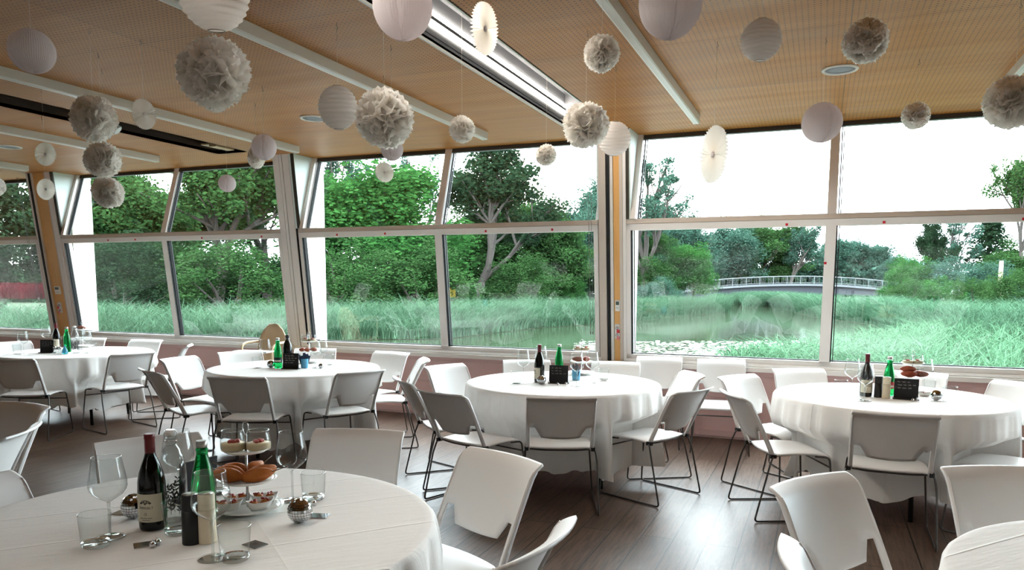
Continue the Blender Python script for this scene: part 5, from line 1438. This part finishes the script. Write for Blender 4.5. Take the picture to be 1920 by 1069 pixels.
# ---- the black-carafe table
put('water_bottle_dark', mk_green(mat('dark_label', (20, 40, 36), 0.6)), 522, 690, 'green water bottle with a dark label beside the black carafe', 'bottle', 'green water bottles', rz=0.5)
put('carafe_dark', mk_carafe(True), 540, 688, 'black swing-top carafe behind the chalk sign', 'carafe', 'swing-top carafes', rz=0.5)
put('chalk_sign3', mk_sign(2), 545, 692, 'black chalk sign with four written lines before the black carafe', 'chalk sign', 'black chalk signs', rz=YAW * 0.6)
put('napkin_cup', mk_napkin_cup, 571, 690, 'blue cup of dark napkins right of the sign on the black-carafe table', 'napkin cup', 'blue napkin cups')
put('wine_glass', mk_wine_glass, 498, 686, 'wine glass left of the green bottle on the black-carafe table', 'wine glass', GLASSG)
put('wine_glass', mk_wine_glass, 592, 690, 'wine glass beside the small mirror ball on the black-carafe table', 'wine glass', GLASSG)
put('wine_glass', mk_wine_glass, 605, 685, 'wine glass at the right end of the black-carafe table setting', 'wine glass', GLASSG)
put('tumbler', mk_tumbler, 482, 690, 'tumbler at the left of the black-carafe table setting', 'tumbler', TUMG)
put('tumbler', mk_tumbler, 617, 684, 'tumbler at the right of the black-carafe table setting', 'tumbler', TUMG)
put('mirror_ball_big', mk_mirror_ball(0.040), 508, 690, 'mirror-tiled ball left of the green bottle on the black-carafe table', 'mirror ball', 'mirror-tiled balls', sc=0.9)
put('mirror_ball_big', mk_mirror_ball(0.040), 602, 691, 'small mirror-tiled ball right of the napkin cup, black-carafe table', 'mirror ball', 'mirror-tiled balls', sc=0.62)
s4 = at_z(580, 680, TT)
put('tiered_stand', mk_stand, 0, 0, 'three-tier food stand at the right of the black carafe', 'food stand', 'three-tier food stands', rz=YAW, loc=s4)
put('dessert_jar', mk_jar, 0, 0, 'dessert jar on the left of the stand beside the black carafe', 'dessert jar', 'dessert jars', loc=on(s4, -0.037, 0, 'top', 0.0035))
put('dessert_jar', mk_jar, 1, 0, 'dessert jar on the right of the stand beside the black carafe', 'dessert jar', 'dessert jars', loc=on(s4, 0.037, 0, 'top', 0.0035))
for dx, dy, rz, lab in ((-0.055, -0.03, 1.3, 'brown roll, leftmost of three on the stand beside the black carafe'), (0.0, -0.05, 1.2, 'brown roll, middle of three on the stand beside the black carafe'), (0.055, -0.02, 0.9, 'brown roll, rightmost of three on the stand beside the black carafe')):
    put('bread_roll2', mk_roll(M_ROLL2), 0, 0, lab, 'bread roll', 'brown rolls', rz=rz + YAW, loc=on(s4, dx, dy, 'mid', 0.007), sc=0.85)

# ---- the table by the wide plywood post
put('wine_bottle', mk_wine_bottle, 107, 655, 'wine bottle with red capsule before the wide plywood post', 'bottle', 'wine bottles', rz=0.4)
put('water_bottle', mk_green(), 127, 660, 'green water bottle behind the small blue vase', 'bottle', 'green water bottles')
put('carafe', mk_carafe(), 142, 662, 'clear leaf-printed carafe on the table by the plywood post', 'carafe', 'swing-top carafes', rz=0.5)
put('chalk_sign4', mk_sign(5), 88, 662, 'black chalk sign with white handwriting by the plywood post', 'chalk sign', 'black chalk signs', rz=YAW * 0.8)
put('bud_vase', mk_vase, 122, 664, 'small blue drop-shaped vase before the green bottle', 'vase')
put('shaker', mk_shaker, 103, 663, 'small glass shaker beside the chalk sign by the plywood post, nearer the sign', 'shaker', 'glass shakers')
put('shaker', mk_shaker, 112, 664, 'small glass shaker between the other shaker and the blue vase', 'shaker', 'glass shakers')
put('wine_glass', mk_wine_glass, 45, 665, 'wine glass standing apart left of the sign by the plywood post', 'wine glass', GLASSG)
put('wine_glass', mk_wine_glass, 88, 652, 'wine glass behind the sign by the plywood post', 'wine glass', GLASSG)
put('wine_glass', mk_wine_glass, 164, 662, 'wine glass right of the leaf-printed carafe by the plywood post', 'wine glass', GLASSG)
put('wine_glass', mk_wine_glass, 153, 655, 'wine glass behind the leaf-printed carafe by the plywood post', 'wine glass', GLASSG)
put('tumbler', mk_tumbler, 33, 664, 'tumbler at the left of the setting by the plywood post', 'tumbler', TUMG)
put('tumbler', mk_tumbler, 174, 660, 'tumbler at the right of the setting by the plywood post', 'tumbler', TUMG)
s5 = at_z(156, 651, TT)
put('tiered_stand', mk_stand, 0, 0, 'three-tier food stand behind the leaf-printed carafe by the plywood post', 'food stand', 'three-tier food stands', rz=YAW, loc=s5)
put('bread_roll2', mk_roll(M_ROLL2), 0, 0, 'brown roll on the stand by the plywood post', 'bread roll', 'brown rolls', rz=YAW, loc=on(s5, 0.0, -0.03, 'top', 0.0035))

# ------------------------------------------------------------------ small fixtures on the posts and windows
def yp(z): return yl(z) + 0.012
def thermostat(x, z, w, label):
    r = empty('thermostat', (x, yp(z), z)); r.rotation_euler = (math.atan(0.12), 0, 0)
    MB().box(-w / 2, w / 2, -0.022, 0.0, -0.055, 0.055).build('case', mat('fixture_white', (238, 238, 232), 0.4), r)
    MB().box(-w * 0.38, w * 0.38, -0.0235, -0.0222, 0.008, 0.044).build('display', mat('lcd_grey', (84, 96, 90), 0.2), r)
    for k in range(2): MB().box(-w * 0.3 + k * w * 0.34, -w * 0.3 + k * w * 0.34 + w * 0.26, -0.0235, -0.0222, -0.03, -0.014).build('button', mat('fixture_grey', (206, 208, 206), 0.4), r)
    tag(r, label, 'thermostat')
thermostat(-10.10, 1.405, 0.10, 'white thermostat with a grey display on the wide plywood post')
thermostat(-1.918, 1.315, 0.045, 'small white thermostat on the narrow plywood post')
def keyplate(x, z, w, label):
    r = empty('key_switch', (x, yp(z), z)); r.rotation_euler = (math.atan(0.12), 0, 0)
    MB().box(-w / 2, w / 2, -0.012, 0.0, -0.075, 0.075).build('plate', MAT['fixture_white'], r)
    for k, zz in enumerate((0.035, -0.035)):
        b = MB(); b.lathe([(0.016, 0.0), (0.016, 0.010), (0.012, 0.012)], 18); b.transform(Matrix.Translation((0, -0.012, zz)) @ Matrix.Rotation(PI / 2, 4, 'X')); c = b.build('lock_cylinder', M_CHROME, r)
        MB().box(-0.003, 0.003, -0.050, -0.0245, zz - 0.010, zz + 0.010).build('key', M_ALU, r)
        t = MB().box(0.004, 0.034, -0.052, -0.046, zz - 0.045, zz - 0.010); t.box(0.010, 0.014, -0.050, -0.048, zz - 0.012, zz + 0.002)
        t.build('key_tag', mat('tag_red', (206, 40, 48), 0.4) if k == 0 else mat('tag_pink', (226, 130, 132), 0.4), r)
    tag(r, label, 'key switch', 'key switch plates on the posts')
keyplate(-10.12, 1.155, 0.07, 'white two-lock key switch plate on the wide plywood post')
keyplate(-1.925, 1.05, 0.05, 'white key switch plate with red tag on the narrow plywood post')
dot0 = None
M_RED = mat('sticker_red', (206, 22, 44), 0.5)
for i, xs_ in dots.items():
    for x in xs_:
        z = 2.085 if i < 3 else 2.08; s = 0.011
        me = MB(); me.box(-s, s, -0.0012, 0.0, -s, s)
        if dot0 is None: dot0 = o = me.build('red_sticker', M_RED)
        else: o = dot0.copy(); COL.objects.link(o)
        o.location = (x, yl(z) - 0.0005, z); o.rotation_euler = (math.atan(0.12), 0, 0)
        tag(o, 'tiny square red sticker on the pale horizontal window transom', 'sticker', 'red stickers on the window transoms')
o = dot0.copy(); COL.objects.link(o); o.location = (0.012, yl(1.73) - 0.0005, 1.73); tag(o, 'tiny red sticker on the upright mullion of the bridge-view window', 'sticker'); del o['group']
# blind cords beside the narrow post and in the end window
def cord(x, z0, label):
    r = empty('blind_cord', (x, yl(z0), z0))
    for dx in (0.0, 0.028): MB().tube([(dx, -0.03, 0.0), (dx, yu(2.98) - yl(z0) - 0.06, 2.98 - z0)] if False else [(dx, -0.03, 0.0), (dx, yl(2.17) - yl(z0) - 0.03, 2.17 - z0), (dx, yl(2.98) - yl(z0) - 0.03, 2.98 - z0)], 0.0022, 6).build('cord', mat('cord_grey', (120, 118, 116), 0.6), r)
    for dx in (0.0, 0.028): MB().lathe([(0.003, 0), (0.007, 0.006), (0.006, 0.03), (0.002, 0.04)], 12, o=(dx, -0.03, -0.04)).build('tassel', mat('tassel_grey', (140, 138, 136), 0.5), r)
    tag(r, label, 'blind cord', 'window blind cords')
cord(-2.20, 1.05, 'pair of thin grey blind cords beside the narrow plywood post')
cord(-10.50, 1.3, 'pair of thin grey blind cords in the narrow end window')

# wooden highchair by the pale metal post
def highchair():
    q = at(497, 640, 8.35); r = empty('highchair', (q.x, q.y, 0), 3.34)
    wd = m_noisy('pale_beech', (216, 192, 158), (204, 178, 142), 4, 0.5)
    b = MB(); rows = []
    for j in range(9):
        z = 0.56 + 0.50 * j / 8; w_ = 0.185 * (1 if j < 3 else math.sqrt(max(0.02, 1 - ((j - 3) / 5.2) ** 2))); rows.append([(w_ * u, -0.15 - 0.05 * j / 8 - 0.03 * (1 - u * u), z) for u in (-1, -.7, -.35, 0, .35, .7, 1)])
    b.quadstrip(rows); b.build('backrest', wd, r, weld=True, thick=0.012)
    MB().box(-0.17, 0.17, -0.15, 0.15, 0.545, 0.56).build('seat', wd, r)
    for sx in (-1, 1):
        for sy in (-1, 1): MB().tube([(sx * 0.16, sy * 0.13, 0.55), (sx * 0.22, sy * 0.23, 0.0)], 0.016, 10).build('leg', wd, r)
        MB().tube(fillet([(sx * 0.18, -0.17, 0.86), (sx * 0.20, 0.08, 0.86), (sx * 0.18, 0.19, 0.82), (sx * 0.165, 0.15, 0.56)], 0.05), 0.014, 8).build('armrest', wd, r)
    MB().box(-0.2, 0.2, 0.16, 0.34, 0.775, 0.79).build('tray', M_CHAIR, r)
    MB().box(-0.16, 0.16, 0.15, 0.20, 0.30, 0.315).build('footrest', wd, r)
    tag(r, 'pale wooden highchair with a rounded back, by the window beside the pale metal post', 'highchair')
highchair()
# ------------------------------------------------------------------ light
w = bpy.data.worlds.new('sky'); SC.world = w; w.use_nodes = True
nt = w.node_tree; bg = nt.nodes['Background']
tc = nt.nodes.new('ShaderNodeTexCoord'); ns = nt.nodes.new('ShaderNodeTexNoise'); ns.inputs['Scale'].default_value = 2.2; ns.inputs['Detail'].default_value = 4
mp = nt.nodes.new('ShaderNodeMapping'); mp.inputs['Scale'].default_value = (1, 1, 3.5)
rp = nt.nodes.new('ShaderNodeValToRGB'); rp.color_ramp.elements[0].position = 0.35; rp.color_ramp.elements[1].position = 0.62
rp.color_ramp.elements[0].color = (0.72, 0.90, 1.0, 1); rp.color_ramp.elements[1].color = (0.93, 0.97, 1.0, 1)
nt.links.new(tc.outputs['Generated'], mp.inputs[0]); nt.links.new(mp.outputs[0], ns.inputs['Vector']); nt.links.new(ns.outputs['Fac'], rp.inputs[0]); nt.links.new(rp.outputs[0], bg.inputs['Color'])
bg.inputs['Strength'].default_value = 1.0
SC.view_settings.view_transform = 'Standard'
SC.view_settings.look = 'None'
SC.view_settings.gamma = 1.0
SC.view_settings.use_curve_mapping = False
SC.view_settings.exposure = 4.15
SC.cycles.use_denoising = True
SC.cycles.max_bounces = 10
SC.cycles.diffuse_bounces = 5
SC.cycles.transparent_max_bounces = 24
SC.cycles.transmission_bounces = 12
SC.cycles.glossy_bounces = 5
SC.cycles.caustics_reflective = False
SC.cycles.caustics_refractive = False
SC.cycles.sample_clamp_indirect = 6.0
